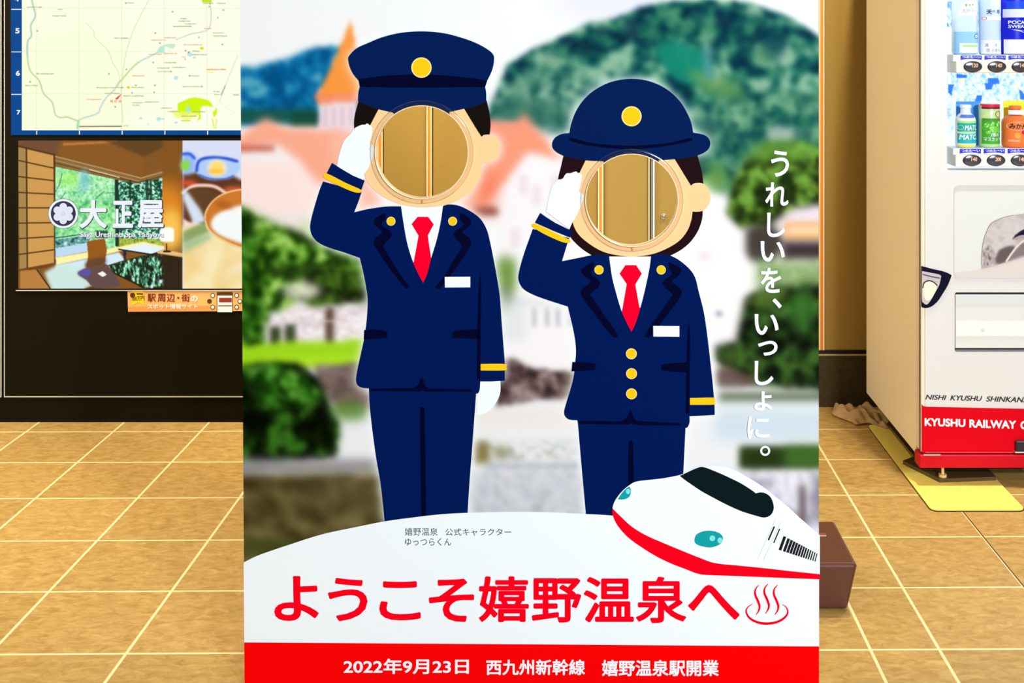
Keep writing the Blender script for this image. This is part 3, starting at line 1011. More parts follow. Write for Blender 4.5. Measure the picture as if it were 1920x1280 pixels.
def wom_parts(fig):
    lay(1).shape(Z4(sharp((578, 100), (576, 130), (640, 470), (717, 592), (795, 470), (840, 130), (840, 100)))).make('shirt', m_white, fig)
    lay(2).poly(crv(Z4(sharp((680, 182), (745, 182), (779, 233), (740, 298), (764, 432), (800, 470), (717, 600), (630, 480), (660, 458), (688, 295), (645, 233))))).make('necktie', m_tie, fig)
    lap = [(490, 165), (455, 180), (420, 205), (421, 230), (445, 255), (472, 275), (455, 297), (420, 324), (415, 354), (430, 387), (500, 480), (560, 560), (610, 617, 1), (640, 610, 1), (600, 545), (540, 462), (490, 387), (470, 360), (490, 336), (520, 310), (528, 287), (510, 264), (482, 247), (475, 225), (490, 200)]
    d = lay(4)
    d.shape(Z4(lap)).shape(Z4(mir(lap, 1432)))
    d.shape(Z4([(362, 762, 1), (440, 763), (500, 772, 1), (500, 808, 1), (440, 816), (357, 819, 1)]))
    d.shape(Z4([(895, 779, 1), (950, 770), (1045, 765, 1), (1045, 826, 1), (950, 820), (895, 812, 1)]))
    d.shape(Z4([(1060, 512, 1), (1068, 620), (1066, 800), (1063, 1058), (1053, 1064), (1043, 1058), (1045, 850), (1050, 650)]))
    d.poly(Z4([(712, 1048), (722, 1072), (730, 1097), (748, 1115), (1010, 1130), (1012, 1142), (850, 1143), (730, 1139), (712, 1130), (695, 1139), (405, 1133), (400, 1115), (655, 1118), (688, 1097), (700, 1072)]))
    d.shape([(1179, 833), (1183, 826), (1187, 833), (1188, 880), (1189, 930, 1), (1179, 930, 1), (1178, 880)])
    d.make('suit_folds', m_dark, fig)
    lay(5).poly(Z4([(847, 546), (1004, 547), (1004, 611), (848, 609)])).make('name_tag', m_white, fig)
    for x, y, r in ((522, 210, 27), (895, 210, 27), (716, 713, 32), (717, 832, 32), (717, 953, 32)):
        gold(fig, 'button', *Z4([(x, y)])[0], r / 3.2)
    lay(5).shape(Z4([(1067, 978, 1), (1205, 976), (1217, 986), (1217, 1008), (1205, 1018), (1067, 1019, 1)])).make('cuff_band', m_yellow, fig)
    lay(2.5).shape(Z3([(350, 905, 1), (345, 960), (352, 1005), (375, 1035), (425, 1080), (490, 1122, 1), (940, 1122, 1), (1010, 1085), (1070, 1035), (1115, 970), (1140, 900), (1145, 840, 1), (1060, 840, 1), (1040, 930), (980, 1010), (900, 1062), (800, 1090), (717, 1096), (620, 1085), (540, 1062), (460, 1015), (410, 950), (390, 890, 1)])).make('hair', m_hairw, fig)
    lay(5).shape(Z3([(312, 505, 1), (295, 580), (282, 630), (277, 660, 1), (300, 660), (330, 640), (390, 622), (405, 620, 1), (445, 540, 1)])).make('hair', m_hairw, fig)
    lay(5.5).shape(Z3([(970, 525, 1), (975, 537, 1), (1073, 697, 1), (1095, 682), (1130, 680), (1148, 686, 1), (1140, 620), (1125, 560), (1110, 505, 1)])).make('hair', m_hairw, fig)
    lay(5).shape(wom_face, [circ(H2[0], H2[1], H2[2] + 0.2, NH)]).make('face', m_skin, fig)
    lay(6).shape(wom_hat).make('hat', m_navy_cap, fig)
    lay(7).shape(Z3([(340, 418), (362, 412), (450, 435), (560, 450), (720, 457), (880, 448), (980, 432), (1068, 412), (1080, 420), (1068, 431), (950, 455), (850, 469), (720, 478), (580, 471), (460, 456), (370, 436)])).make('hat_band', m_dark, fig)
    gold(fig, 'hat_badge', *Z3([(717, 281)])[0], 59 / 3.2, 8)
    lay(7).shape(Z3([(278, 660, 1), (245, 695), (232, 730), (218, 780), (205, 852, 1), (260, 895), (310, 932), (345, 957, 1), (362, 918), (390, 870), (415, 810), (429, 770), (425, 747), (408, 740), (400, 730, 1), (410, 690), (419, 640), (412, 625), (395, 620), (383, 612), (350, 622), (325, 625), (303, 655)])).make('glove', m_white, fig)
    lay(7.5).stroke(crv(Z3([(408, 800), (414, 770), (410, 745)]), closed=False), 1.0).make('glove_crease', m_grey, fig)
    lay(8).poly(Z3([(170, 860), (205, 885), (260, 920), (335, 956), (364, 968), (350, 1008), (250, 968), (138, 918)])).make('cuff', m_navy, fig)
    lay(8.5).shape(Z3([(125, 925), (150, 928), (250, 975), (340, 1018), (354, 1030), (340, 1039), (300, 1034), (200, 990), (126, 946), (120, 934)])).make('cuff_band', m_yellow, fig)


saluting_figure('printed_attendant', 'taller printed figure in peaked cap, saluting', man_parts, man_jacket, man_trousers)
saluting_figure('printed_attendant', 'shorter printed figure in round hat, saluting', wom_parts, wom_jacket, wom_trousers)

# white hill, red footer band
hill = [(left_edge(1053), 1053.5), (480, 1042), (510, 1031), (540, 1021), (603, 1001), (668, 987), (724, 976), (787.5, 967.5), (830, 963), (874.8, 960.5), (960, 958.5), (1040, 959.7), (1101, 962.8), (1160, 966.5), (1300, 980), (1420, 997), (right_edge(1020), 1016)]
lay(9).poly([(hill[0][0], hill[0][1], 1)[:2]] + [p[:2] for p in crv([(p[0], p[1]) for p in hill], closed=False)] + [(right_edge(1212), 1212), (left_edge(1212), 1212)]).make('white_hill', m_white, panel)
lay(10).poly([(left_edge(1203), 1203), (1000, 1206.5), (right_edge(1210), 1210.5), (right_edge(pb), pb - 0.5), (left_edge(pb), pb - 0.5)]).make('footer_band', m_red, panel)

# printed bullet train
RE = 1590
body = ZT([(347, 680, 1), (352, 655), (368, 622), (400, 580), (440, 545), (485, 519), (560, 508), (650, 498), (745, 480, 1), (800, 460), (850, 440), (890, 429), (960, 424), (1030, 432), (1100, 460), (1180, 505), (1250, 550), (1320, 605), (1400, 670), (1470, 735), (1530, 787), (RE, 840, 1), (RE, 1085, 1), (1250, 1060), (900, 1010), (600, 880), (420, 760)])
tr = lay(11).shape(body).make('printed_train', m_white, panel, 'white bullet train with red skirt, printed')
lay(12).shape(ZT([(347, 678, 1), (400, 730), (460, 785), (540, 835), (640, 880), (760, 930), (860, 970), (960, 1005), (1100, 1020), (1250, 1035), (1400, 1052), (RE, 1072, 1), (RE, 1103, 1), (1400, 1096), (1200, 1088), (1050, 1082), (930, 1078), (860, 1070), (780, 1040), (690, 1005), (600, 960), (520, 910), (450, 860), (400, 810), (365, 760), (347, 712)])).make('train_skirt', m_red2, tr)
lay(12).shape(ZT([(750, 483, 1), (800, 460), (850, 438), (890, 430), (960, 455), (1040, 490), (1120, 530), (1180, 568), (1207, 588, 1), (1230, 582), (1260, 586), (1290, 606), (1308, 640), (1313, 680), (1300, 712), (1275, 729), (1245, 732), (1200, 720), (1120, 695), (1030, 655), (940, 608), (880, 575), (820, 535), (780, 507)])).make('train_windscreen', m_glass, tr)
lay(12).shape(ZT([(378, 624, 1), (400, 590), (425, 562), (447, 547, 1), (456, 562), (455, 592), (440, 615), (410, 625)])).make('train_headlight', m_teal, tr)
lay(13).disc(*ZT([(440, 576)])[0], 13 / 3.2, 16 / 3.2).make('headlight_glint', m_teal2, tr)
lay(12).shape(ZT([(838, 865), (850, 835), (890, 815), (940, 812), (985, 825), (1008, 850), (1000, 885), (965, 905), (925, 912), (875, 903), (845, 888)])).make('train_headlight', m_teal, tr)
lay(13).disc(*ZT([(945, 857)])[0], 17 / 3.2).make('headlight_glint', m_teal2, tr)
lay(13).disc(*ZT([(991, 870)])[0], 15 / 3.2, 18 / 3.2).make('headlight_glint', m_teal2, tr)
st = lay(12)
st.stroke(ZT([(1325, 740), (1215, 985)]), 1.2).stroke(ZT([(1355, 760), (1250, 990)]), 1.2)
st.make('train_seam', m_pale, tr)
vt = lay(13)
vt.stroke(ZT([(1317, 786), (1281, 868)]), 2.8).stroke(ZT([(1349, 800), (1313, 885)]), 2.2)
nb = 14
for k in range(nb):
    t = k / (nb - 1)
    t2 = t ** 0.82
    x0, y0 = 1380 + (1573 - 1380) * t2, 846 + (948 - 846) * t2
    x1, y1 = 1350 + (1560 - 1350) * t2, 928 + (996 - 928) * t2
    vt.stroke(ZT([(x0, y0), (x1, y1)]), (17 * (1 - t) + 6 * t) / 3.2)
vt.make('train_vents', m_ink, tr)

# lettering
Q4 = lambda a, b, c, d: (a / 3.5556 + 480, b / 3.5556 + 1060, c / 3.5556 + 480, d / 3.5556 + 1060)
Q5 = lambda a, b, c, d: (a / 3.5556 + 1000, b / 3.5556 + 1060, c / 3.5556 + 1000, d / 3.5556 + 1060)
hd = lay(10)
for ch, bx in (('よ', Q4(123, 66, 420, 366)), ('う', Q4(480, 78, 745, 368)), ('こ', Q4(823, 100, 1100, 362)), ('そ', Q4(1152, 83, 1455, 372)), ('嬉', Q4(1485, 68, 1820, 374)),
               ('野', (997, 1082.5, 1090, 1166)), ('温', Q5(335, 72, 670, 376)), ('泉', Q5(683, 70, 1020, 380)), ('へ', Q5(1030, 125, 1375, 358))):
    hd.text(ch, *bx, bold=0.022)
hd.make('headline_lettering', m_red2, panel, 'big red Japanese welcome lettering')
Z5 = lambda p: tf(3.5556, 1000, 1060, p)
on = lay(10)
for dx, dy in ((0, 0), (62, -8), (125, 0)):
    p = crv([(1503 + dx, 125 + dy), (1480 + dx, 155 + dy), (1478 + dx, 190 + dy), (1497 + dx, 235 + dy), (1507 + dx, 270 + dy), (1500 + dx, 300 + dy), (1482 + dx, 325 + dy)], closed=False)
    n = len(p)
    on.stroke(Z5(p), [1.2 + 3.4 * math.sin(math.pi * i / (n - 1)) for i in range(n)])
p = crv([(1462, 250), (1428, 275), (1418, 305), (1440, 345), (1490, 373), (1555, 383), (1625, 372), (1675, 342), (1695, 308), (1685, 275), (1656, 254)], closed=False)
n = len(p)
on.stroke(Z5(p), [1.0 + 3.8 * math.sin(math.pi * i / (n - 1)) for i in range(n)])
on.make('hot_spring_symbol', m_red2, panel)
lay(12).text('2022年9月23日', 644.5, 1233, 879.4, 1262, bold=0.022).make('date_lettering', m_white, panel)
lay(12).text('西九州新幹線', 911.7, 1234.3, 1097, 1264, bold=0.022).make('line_lettering', m_white, panel)
lay(12).text('嬉野温泉駅開業', 1128.5, 1235.5, 1347.5, 1266, bold=0.022).make('station_lettering', m_white, panel)
cp = lay(10)
cp.text('嬉野温泉', 759.5, 988.5, 820.8, 1003)
cp.text('公式キャラクター', 835.3, 989.5, 958.5, 1003.2)
cp.text('ゆっつらくん', 759.5, 1007.8, 846.3, 1021.8)
cp.make('caption_lettering', m_ink, panel)
sl = lay(10)
ss = 2.0625
for ch, a, b, c, d in (('う', 258, 45, 328, 147), ('れ', 236, 168, 326, 262), ('し', 243, 285, 313, 380), ('い', 218, 395, 312, 475), ('を', 218, 498, 298, 595), ('、', 264, 616, 300, 655), ('い', 195, 676, 288, 757), ('っ', 208, 780, 284, 838), ('し', 195, 857, 268, 952), ('ょ', 193, 975, 262, 1050), ('に', 167, 1072, 252, 1158)):
    sl.text(ch, a / ss + 1320, b / ss + 260, c / ss + 1320, d / ss + 260, bold=0.02)
sl.ring(236 / ss + 1320, 1205 / ss + 260, 11.5 / ss, 19.5 / ss)
sl.make('slogan_lettering', m_white, panel)

# clear edge guards round the two holes
m_clear = clear_mat('clear_vinyl', (0.95, 0.935, 0.92), 0.36, 0.16)
m_cream = mat('guard_cream_lip', (255, 230, 186), 0.35, 0.4)
for h in (H1, H2):
    prof = [(h[2] + 10.0, 0.0004), (h[2] + 9.6, 0.0021), (h[2] + 8.0, 0.0030), (h[2] + 4.5, 0.0034), (h[2] + 1.0, 0.0032), (h[2] - 0.6, 0.0026), (h[2] - 1.2, 0.0004)]
    vs, fs = [], []
    n = 96
    for r, o in prof:
        for k in range(n):
            a = 2 * math.pi * k / n
            vs.append(PAN(h[0] + r * math.cos(a), h[1] + r * math.sin(a), o + 0.0018))
    for i in range(len(prof) - 1):
        for k in range(n):
            fs.append((i * n + k, i * n + (k + 1) % n, (i + 1) * n + (k + 1) % n, (i + 1) * n + k))
    g = obj('edge_guard', vs, fs, m_clear, panel, True, 'clear plastic rim round the face hole')
    prof = [(h[2] + 0.9, 0.0050), (h[2] + 0.3, 0.0056), (h[2] - 0.6, 0.0052), (h[2] - 0.9, 0.004), (h[2] - 0.9, -TH - 0.002), (h[2] - 0.2, -TH - 0.002)]
    vs, fs = [], []
    for r, o in prof:
        for k in range(n):
            a = 2 * math.pi * k / n
            vs.append(PAN(h[0] + r * math.cos(a), h[1] + r * math.sin(a), o))
    for i in range(len(prof) - 1):
        for k in range(n):
            fs.append((i * n + k, i * n + (k + 1) % n, (i + 1) * n + (k + 1) % n, (i + 1) * n + k))
    obj('guard_lip', vs, fs, m_cream, g, True)
    Flat(PAN, 0.0062).stroke([(h[0] + 1.5, h[1] + h[2] + 1), (h[0] + 1.8, h[1] + h[2] + 8)], 1.6).make('guard_seam', m_trim_orange, g)

# ------------------------------------------------------------------ brown weight block behind the panel
m_brown = mat('brown_vinyl', (86, 46, 34), 0.32, 0.5, bump=0.15, nscale=90)
wb_ = thing('weight_block', 'brown moulded weight block on the floor behind the right edge of the panel', 'weight', (0.52, 2.98, 0))
bm = bmesh.new()
bm_box(bm, (0.36, 2.865, 0.003), (0.646, 3.105, 0.117), 0.008, 3)
for vtx in bm.verts:
    if vtx.co.z > 0.06:
        if vtx.co.x > 0.5:
            vtx.co.x += 0.018
        if vtx.co.y < 3:
            vtx.co.y -= 0.012
bmobj('body', bm, m_brown, wb_)
bm = bmesh.new()
bm_box(bm, (0.57, 3.005, 0.1165), (0.624, 3.021, 0.1205), 0.0015, 2)
bm_box(bm, (0.552, 3.009, 0.1165), (0.572, 3.017, 0.1195), 0.001, 1)
bmobj('handle', bm, mat('brown_vinyl_handle', (128, 70, 40), 0.3, 0.5), wb_)

# ------------------------------------------------------------------ station map board with screen
YK = 4.257
m_case = mat('board_case', (22, 18, 4), 0.65, 0.06, noise=0.08, nscale=300)
m_case2 = mat('board_black', (20, 15, 5), 0.6, 0.08)
m_line = mat('board_steel_line', (214, 208, 190), 0.35, 0.5)
m_blue = mat('map_frame_blue', (6, 74, 146), 0.6, 0.05, emit=1.0)
m_wl = mat('map_white', (232, 240, 250), emit=1.0)
kx = lambda px: (px - CX) / F * YK
kz = lambda py: H - (py - CY) / F * YK
ib = thing('information_board', 'dark floor-standing station board with lit area map above a screen, left of the photo panel', 'information board', (kx(320), YK, 0))
xl, xr = kx(8), kx(640)
box('cabinet', (xl, YK, kz(744)), (xr, YK + 0.165, 2.25), m_case, ib, 0.002)
box('plinth', (xl - 0.25, YK + 0.004, 0.0), (xr, YK + 0.165, kz(745)), m_case2, ib)
box('side_panel', (xl - 0.25, YK + 0.001, kz(744)), (xl - 0.010, YK + 0.165, 2.25), m_case, ib, 0.002)
bm = bmesh.new()
bm_box(bm, (xl, YK - 0.0025, kz(744.2)), (xr, YK + 0.001, kz(742.6)))
bm_box(bm, (xl, YK - 0.0025, kz(742.6)), (xl + 0.0022, YK + 0.001, 2.25))
bm_box(bm, (xl - 0.0125, YK - 0.0025, kz(744)), (xl - 0.0095, YK + 0.001, 2.25))
bm_box(bm, (xl - 0.25, YK - 0.0025, kz(744.5)), (xl - 0.0125, YK + 0.001, kz(743)))
bmobj('steel_edging', bm, m_line, ib)
fr = Flat(KIO, 0.003).poly([(21.5, 253), (640 - 6, 253), (634, -330), (19.5, -330)]).make('map_frame', m_blue, ib, 'blue backlit border of the map')
for ch, a, b, c, d in (('4', 28.5, -6, 36.5, 2.6), ('5', 29.5, 52.7, 37.6, 62.8), ('6', 30.4, 132.2, 38.3, 142), ('7', 31.9, 206, 39.3, 214.5), ('3', 28, -86, 36, -76), ('2', 27, -166, 35, -156)):
    Flat(KIO, 0.0036).text(ch, a, b, c, d, bold=0.04).make('map_number', m_wl, fr)
for y in (-142, -62, 17.5, 97.3, 176.8):
    Flat(KIO, 0.0036).rect(22, y - 0.8, 41, y + 0.8).make('map_grid_tick', m_wl, fr)
for x in (69.7, 149.7, 229.8, 309.8, 389.8, 470, 550):
    Flat(KIO, 0.0036).rect(x - 0.9, 244.5, x + 0.9, 252).make('map_grid_tick', m_wl, fr)
# map picture
Mz = lambda p: tf(4.1739, 0, 0, p)
G = Canvas(42, -50, 630, 244, 1.0, (252, 255, 232))
G.ell(140, 150, 130, 130, (248, 252, 214), 40, 0.7)
for x in (69, 149, 229, 308.5, 388.5, 468, 548):
    G.line([(x, -60), (x, 250)], 0.9, (226, 232, 190), 0.4, 0.9)
for y in (-63, 16, 96.5, 176):
    G.line([(40, y), (640, y)], 0.9, (232, 238, 200), 0.4, 0.9)
rv = crv(Mz([(250, -200), (255, 0), (280, 120), (245, 200), (250, 280), (220, 330), (222, 470), (245, 560), (310, 630), (345, 730), (410, 795), (426, 850), (440, 900), (480, 920), (530, 915), (615, 948)]), closed=False)
G.line(rv, 2.4, (184, 212, 150), 0.6)
G.line([p for p in rv if p[1] < 110], 2.4, (176, 208, 206), 0.6)
r2 = crv(Mz([(615, 1000), (620, 945), (660, 922), (720, 905), (775, 880), (790, 840), (830, 770), (900, 700), (930, 650), (960, 620), (1020, 550), (1090, 485), (1180, 440), (1250, 400), (1300, 355), (1370, 350)]), closed=False)
G.line(r2, 2.6, (190, 216, 214), 0.6)
G.line([p for p in r2 if 115 < p[1] < 165], 2.6, (198, 228, 140), 0.6)
G.line(Mz([(618, 945), (610, 1000)]), 4.2, (160, 222, 180), 0.5)
G.line(crv(Mz([(675, 180), (735, 240), (745, 290), (800, 345), (850, 400), (890, 500), (930, 560), (940, 640), (925, 680)]), closed=False), 0.9, (206, 214, 170), 0.4)
G.line(crv(Mz([(1180, -20), (1120, 90), (1060, 210), (1010, 340), (980, 470), (962, 600), (950, 740), (960, 860), (965, 960)]), closed=False), 1.0, (206, 214, 170), 0.4)
G.line(crv(Mz([(1860, 440), (1810, 560), (1740, 740), (1720, 800)]), closed=False), 1.8, (224, 232, 190), 0.5)
G.line(Mz([(1765, 670), (1735, 740)]), 2.0, (150, 176, 160), 0.5)
G.line(Mz([(1720, 800), (1860, 900)]), 1.0, (236, 244, 190), 0.5)
G.line(crv(Mz([(1380, 310), (1500, 265), (1560, 255), (1640, 220), (1655, 100), (1640, 0)]), closed=False), 1.2, (168, 190, 170), 0.5)
G.cur(Mz([(1235, 410), (1250, 370), (1290, 360), (1285, 410)]), (184, 234, 214), 0.8)
G.cur(Mz([(1310, 350), (1370, 350), (1360, 378), (1320, 372)]), (204, 236, 190), 0.8)
G.cur(Mz([(1393, 808, 1), (1440, 788), (1500, 765), (1560, 766), (1640, 790), (1672, 836, 1), (1590, 830), (1570, 870), (1575, 920), (1545, 945), (1560, 900), (1500, 890), (1420, 900), (1395, 860)]), (206, 246, 0), 0.5)
G.cur(Mz([(1350, 870), (1420, 870), (1560, 880), (1500, 930), (1420, 925), (1380, 915)]), (236, 248, 110), 1.0, 0.8)
G.line(Mz([(1425, 944), (1488, 944)]), 2.6, (206, 240, 20), 0.4)
G.cur(Mz([(1455, 870), (1475, 820), (1500, 870)]), (176, 232, 190), 0.8)
G.cur(Mz([(1700, 840, 1), (1698, 890), (1680, 915), (1670, 880)]), (216, 244, 10), 0.5)
G.line(Mz([(1665, 930), (1680, 1000)]), 2.2, (222, 240, 60), 0.6)
G.line(Mz([(1697, 930), (1692, 1000)]), 1.4, (210, 230, 60), 0.6)
G.rect(380, 0, 398, 5, (190, 226, 10), 0.5)
G.ell(379, 90.5, 3.6, 3, (214, 236, 20), 0.4)
for x, y, rx, ry in ((1105, 925, 12, 10), (1245, 930, 18, 16), (1275, 930, 18, 6), (1380, 958, 14, 9), (1165, 970, 8, 6), (1380, 608, 16, 16), (1488, 425, 20, 18), (1525, 450, 12, 10)):
    G.ell(x / 4.174, y / 4.174, rx / 4.174, ry / 4.174, (190, 228, 232), 0.5)
# captions too small to read: short broken strokes, as they look in the photo
rs = np.random.RandomState(5)


def scrib(x0, y, x1, col, a=0.75, h=1.5):
    x0, y, x1 = x0 / 4.1739, y / 4.1739, x1 / 4.1739
    x = x0
    while x < x1:
        w = 1.2 + rs.rand() * 1.6
        yy = y + (rs.rand() - 0.5) * 0.6
        G.line([(x, yy), (min(x + w, x1), yy)], h * (0.7 + 0.5 * rs.rand()), col, 0.35, a * (0.65 + 0.35 * rs.rand()))
        x += w + 0.5


INK, RD = (146, 152, 98), (244, 140, 96)
for a, b, c in ((215, 56, 330), (415, 125, 520), (900, 299, 1010), (300, 577, 425), (200, 669, 300), (760, 685, 965), (1030, 684, 1125), (825, 730, 940), (970, 750, 1020), (1035, 750, 1125), (1040, 803, 1120), (1135, 797, 1245), (1040, 822, 1095), (1285, 490, 1385), (1235, 532, 1330), (1235, 559, 1340), (1350, 527, 1455), (1495, 593, 1560), (1435, 677, 1570), (1265, 845, 1350), (1315, 872, 1405), (1510, 874, 1610), (1425, 908, 1540), (1675, 716, 1720), (1680, 740, 1720), (1670, 257, 1755), (1670, 281, 1780), (1415, 146, 1465), (1400, 166, 1490), (1450, 187, 1540), (1360, 206, 1500), (1510, 400, 1560), (1505, 427, 1620), (1000, 24, 1050), (1590, 26, 1670), (1700, 26, 1765), (460, 74, 490), (970, 985, 1005), (1830, 742, 1870)):
    scrib(a, b, c, INK)
for a, b, c in ((680, 777, 795), (1040, 593, 1135), (1185, 314, 1300), (1285, 296, 1380), (1170, 425, 1265), (1285, 418, 1385), (1440, 350, 1585), (1600, 224, 1655), (1425, 446, 1455)):
    scrib(a, b, c, RD)
scrib(1620, 543, 1770, (246, 150, 80), 0.9, 2.0)
scrib(1625, 565, 1670, (250, 216, 100), 0.9)
for x, y, c in ((988, 25, INK), (296, 243, INK), (240, 640, INK), (297, 577, INK), (992, 541, INK), (857, 578, INK), (1066, 668, INK), (1216, 667, INK), (1210, 723, INK), (905, 835, INK), (1203, 487, INK), (1218, 259, INK), (1255, 337, INK), (1355, 92, INK), (1561, 291, INK), (1743, 347, INK), (1751, 78, INK), (1707, 140, INK), (1640, 52, INK), (1485, 593, INK), (1583, 676, INK), (1455, 396, INK), (1453, 462, RD), (1342, 559, INK), (1037, 726, (110, 150, 170)), (962, 685, INK), (1480, 408, (90, 130, 70))):
    G.ell(x / 4.174, y / 4.174, 1.7, 1.6, c, 0.4, 0.85)
    G.ell(x / 4.174, y / 4.174, 0.6, 0.6, (250, 252, 225), 0.3, 0.6)
G.ell(1008 / 4.174, 684 / 4.174, 3.2, 2.4, (250, 200, 50), 0.4)
G.line(Mz([(627, 989), (955, 987)]), 1.6, (70, 66, 20), 0.3)
G.poly(Mz([(958, 730), (925, 778), (900, 775)]), (240, 40, 30), 0.4)
mp_ = G.make('area_map', KIO, 0.0042, attr_mat('map_picture', 1.0), ib, 1.0, None, 'pale yellow backlit town map')
mt = Flat(KIO, 0.0047)
for ch, a, c in (('現', 866, 889), ('在', 898, 921), ('地', 930, 954)):
    mt.text(ch, a / 4.174, 781 / 4.174, c / 4.174, 803 / 4.174, bold=0.02)
mt.make('map_lettering', mat('map_red', (246, 120, 90), emit=1.0), mp_)
Flat(KIO, 0.0041).poly([(42, -49), (630, -49), (630, -310), (40, -310)]).make('area_map_top', mat('map_paper', (252, 255, 232), emit=1.0), ib)

# display below the map
SZ = lambda p: tf(3.5565, 0, 240, p)
S = Canvas(36, 263, 630, 540, 1.0, (132, 84, 30))
S.poly(SZ([(130, 80), (405, 80), (405, 178), (370, 185), (130, 125)]), (112, 74, 50), 3)
S.poly(SZ([(420, 100), (900, 78), (900, 92), (430, 118)]), (200, 130, 60), 1.2)
S.poly(SZ([(700, 84), (1215, 70), (960, 192)]), (98, 66, 28), 2)
S.poly(SZ([(400, 118), (740, 100), (960, 192), (950, 330), (375, 175)]), (140, 86, 32), 3, 0.8)
S.poly(SZ([(1085, 80), (1225, 80), (1225, 850), (1095, 810)]), (130, 80, 24), 3)
S.ell(315, 400, 40, 60, (232, 140, 30), 14, 0.9)
S.ell(322, 430, 22, 40, (255, 206, 90), 9, 0.9)
# shoji
S.poly(SZ([(128, 125), (372, 180), (376, 910), (140, 945)]), (208, 156, 82), 0.5)
S.poly(SZ([(128, 125), (180, 136), (184, 940), (138, 945)]), (168, 134, 74), 0.8)
BR = (82, 46, 10)
for a, b in ((215, 268), (322, 350), (427, 440), (530, 530), (632, 628), (735, 720), (840, 808)):
    S.line(SZ([(132, a), (372, b)]), 2.4, BR, 0.4)
S.line(SZ([(130, 120), (372, 178)]), 3.0, BR, 0.6)
S.line(SZ([(182, 135), (188, 935)]), 3.0, BR, 0.4)
S.line(SZ([(368, 178), (373, 910)]), 3.6, BR, 0.4)
S.line(SZ([(140, 948), (376, 905)]), 6.0, (112, 62, 20), 0.6)
# beam and windows
S.poly(SZ([(375, 180), (950, 325), (1085, 285), (1085, 325), (915, 368), (375, 250)]), (140, 104, 56), 0.6)
S.line(SZ([(375, 188), (945, 332), (1085, 292)]), 1.4, (206, 166, 104), 0.4)
S.line(SZ([(375, 214), (930, 352)]), 1.0, (190, 160, 110), 0.3)
S.line(SZ([(375, 232), (925, 362), (1085, 318)]), 1.4, (70, 48, 16), 0.4)
S.line(SZ([(600, 275), (800, 328)]), 1.4, (240, 220, 180), 0.3)
S.mottle(SZ([(376, 256), (780, 342), (780, 800), (376, 810)]), [(80, 190, 140), (130, 226, 150), (160, 238, 150), (186, 250, 190), (220, 255, 236)], 13, 0.5, 91, soft=1.5)
S.mottle(SZ([(376, 256), (780, 342), (780, 800), (376, 810)]), [(60, 170, 120), (150, 236, 170), (200, 250, 200), (230, 255, 240)], 4, 0.5, 191, a=0.45, contrast=2.8, soft=0.5)
S.mottle(SZ([(376, 480), (780, 480), (780, 700), (376, 700)]), [(50, 150, 90), (100, 210, 120), (150, 240, 140), (210, 252, 200)], 6, 5, 92, a=0.7, soft=0.7)
S.ell(159, 338, 10, 22, (120, 196, 220), 4, 0.7)
S.ell(130, 335, 18, 14, (160, 240, 90), 6, 0.7)
S.mottle(SZ([(790, 345), (915, 370), (1085, 330), (1090, 790), (790, 780)]), [(10, 44, 34), (22, 84, 62), (50, 140, 106), (130, 220, 180), (214, 255, 230)], 4, 0.5, 93, contrast=2.8, soft=0.5)
S.poly(SZ([(770, 340), (796, 345), (800, 785), (775, 785)]), (18, 52, 40), 0.5)
for a, w in ((872, 4), (985, 6), (1010, 4)):
    S.line(SZ([(a, 350), (a + 5, 640)]), w, (14, 52, 42), 0.6, 0.85)
for a, b in (((420, 300), (400, 380)), ((400, 380), (376, 420)), ((440, 430), (412, 468)), ((700, 420), (640, 470)), ((770, 430), (720, 430))):
    S.line(SZ([a, b]), 1.2, (20, 96, 80), 0.4)
S.line(SZ([(376, 730), (600, 700)]), 1.6, (20, 50, 56), 0.4)
S.mottle(SZ([(376, 742), (600, 712), (600, 760), (376, 800)]), [(20, 70, 66), (150, 220, 226), (40, 110, 100), (220, 246, 250)], 7, 0.6, 94, contrast=2.8)
S.rect(180, 432, 204, 446, (20, 56, 40), 1.0, 0.85)
S.mottle(SZ([(800, 730), (1090, 740), (1090, 790), (800, 780)]), [(120, 150, 30), (200, 214, 90), (90, 120, 40)], 6, 0.8, 95)
# floor, sill
S.poly(SZ([(376, 800), (600, 762), (600, 820), (376, 862)]), (190, 220, 246), 1)
S.poly(SZ([(376, 860), (760, 795), (960, 755), (1100, 785), (1100, 800), (960, 775), (760, 830), (380, 912)]), (255, 246, 168), 1)
S.poly(SZ([(376, 912), (800, 825), (840, 880), (690, 930), (580, 930), (376, 1000)]), (214, 236, 250), 1.2)
S.poly(SZ([(800, 806), (960, 770), (1110, 800), (1010, 838)]), (228, 244, 255), 0.6)
S.poly(SZ([(1090, 806), (1225, 832), (1225, 862), (1040, 830)]), (236, 190, 126), 0.8)
S.poly(SZ([(690, 922), (850, 874), (950, 850), (1040, 832), (1225, 862), (1225, 1070), (960, 1066)]), (40, 28, 14), 0.6)
S.mottle(SZ([(700, 925), (850, 880), (960, 850), (1095, 840), (1100, 1050), (980, 1060), (900, 1030)]), [(14, 16, 8), (20, 30, 18), (34, 76, 52), (90, 180, 136), (190, 250, 220)], 4, 1.0, 96, sy=2.2, contrast=2.2, soft=0.5)
S.poly(SZ([(1040, 840), (1225, 862), (1225, 1070), (1090, 1066), (1095, 900)]), (42, 28, 14), 2)
S.line(SZ([(797, 806), (1012, 840), (1050, 832)]), 2.6, (20, 24, 30), 0.4)
S.poly(SZ([(825, 812), (850, 815), (842, 880), (832, 880)]), (30, 36, 60), 0.5)
S.line(SZ([(690, 930), (905, 1030), (960, 1060)]), 2.6, (26, 18, 8), 0.5)
S.poly(SZ([(140, 948), (255, 940), (340, 1070), (140, 1070)]), (188, 128, 60), 1)
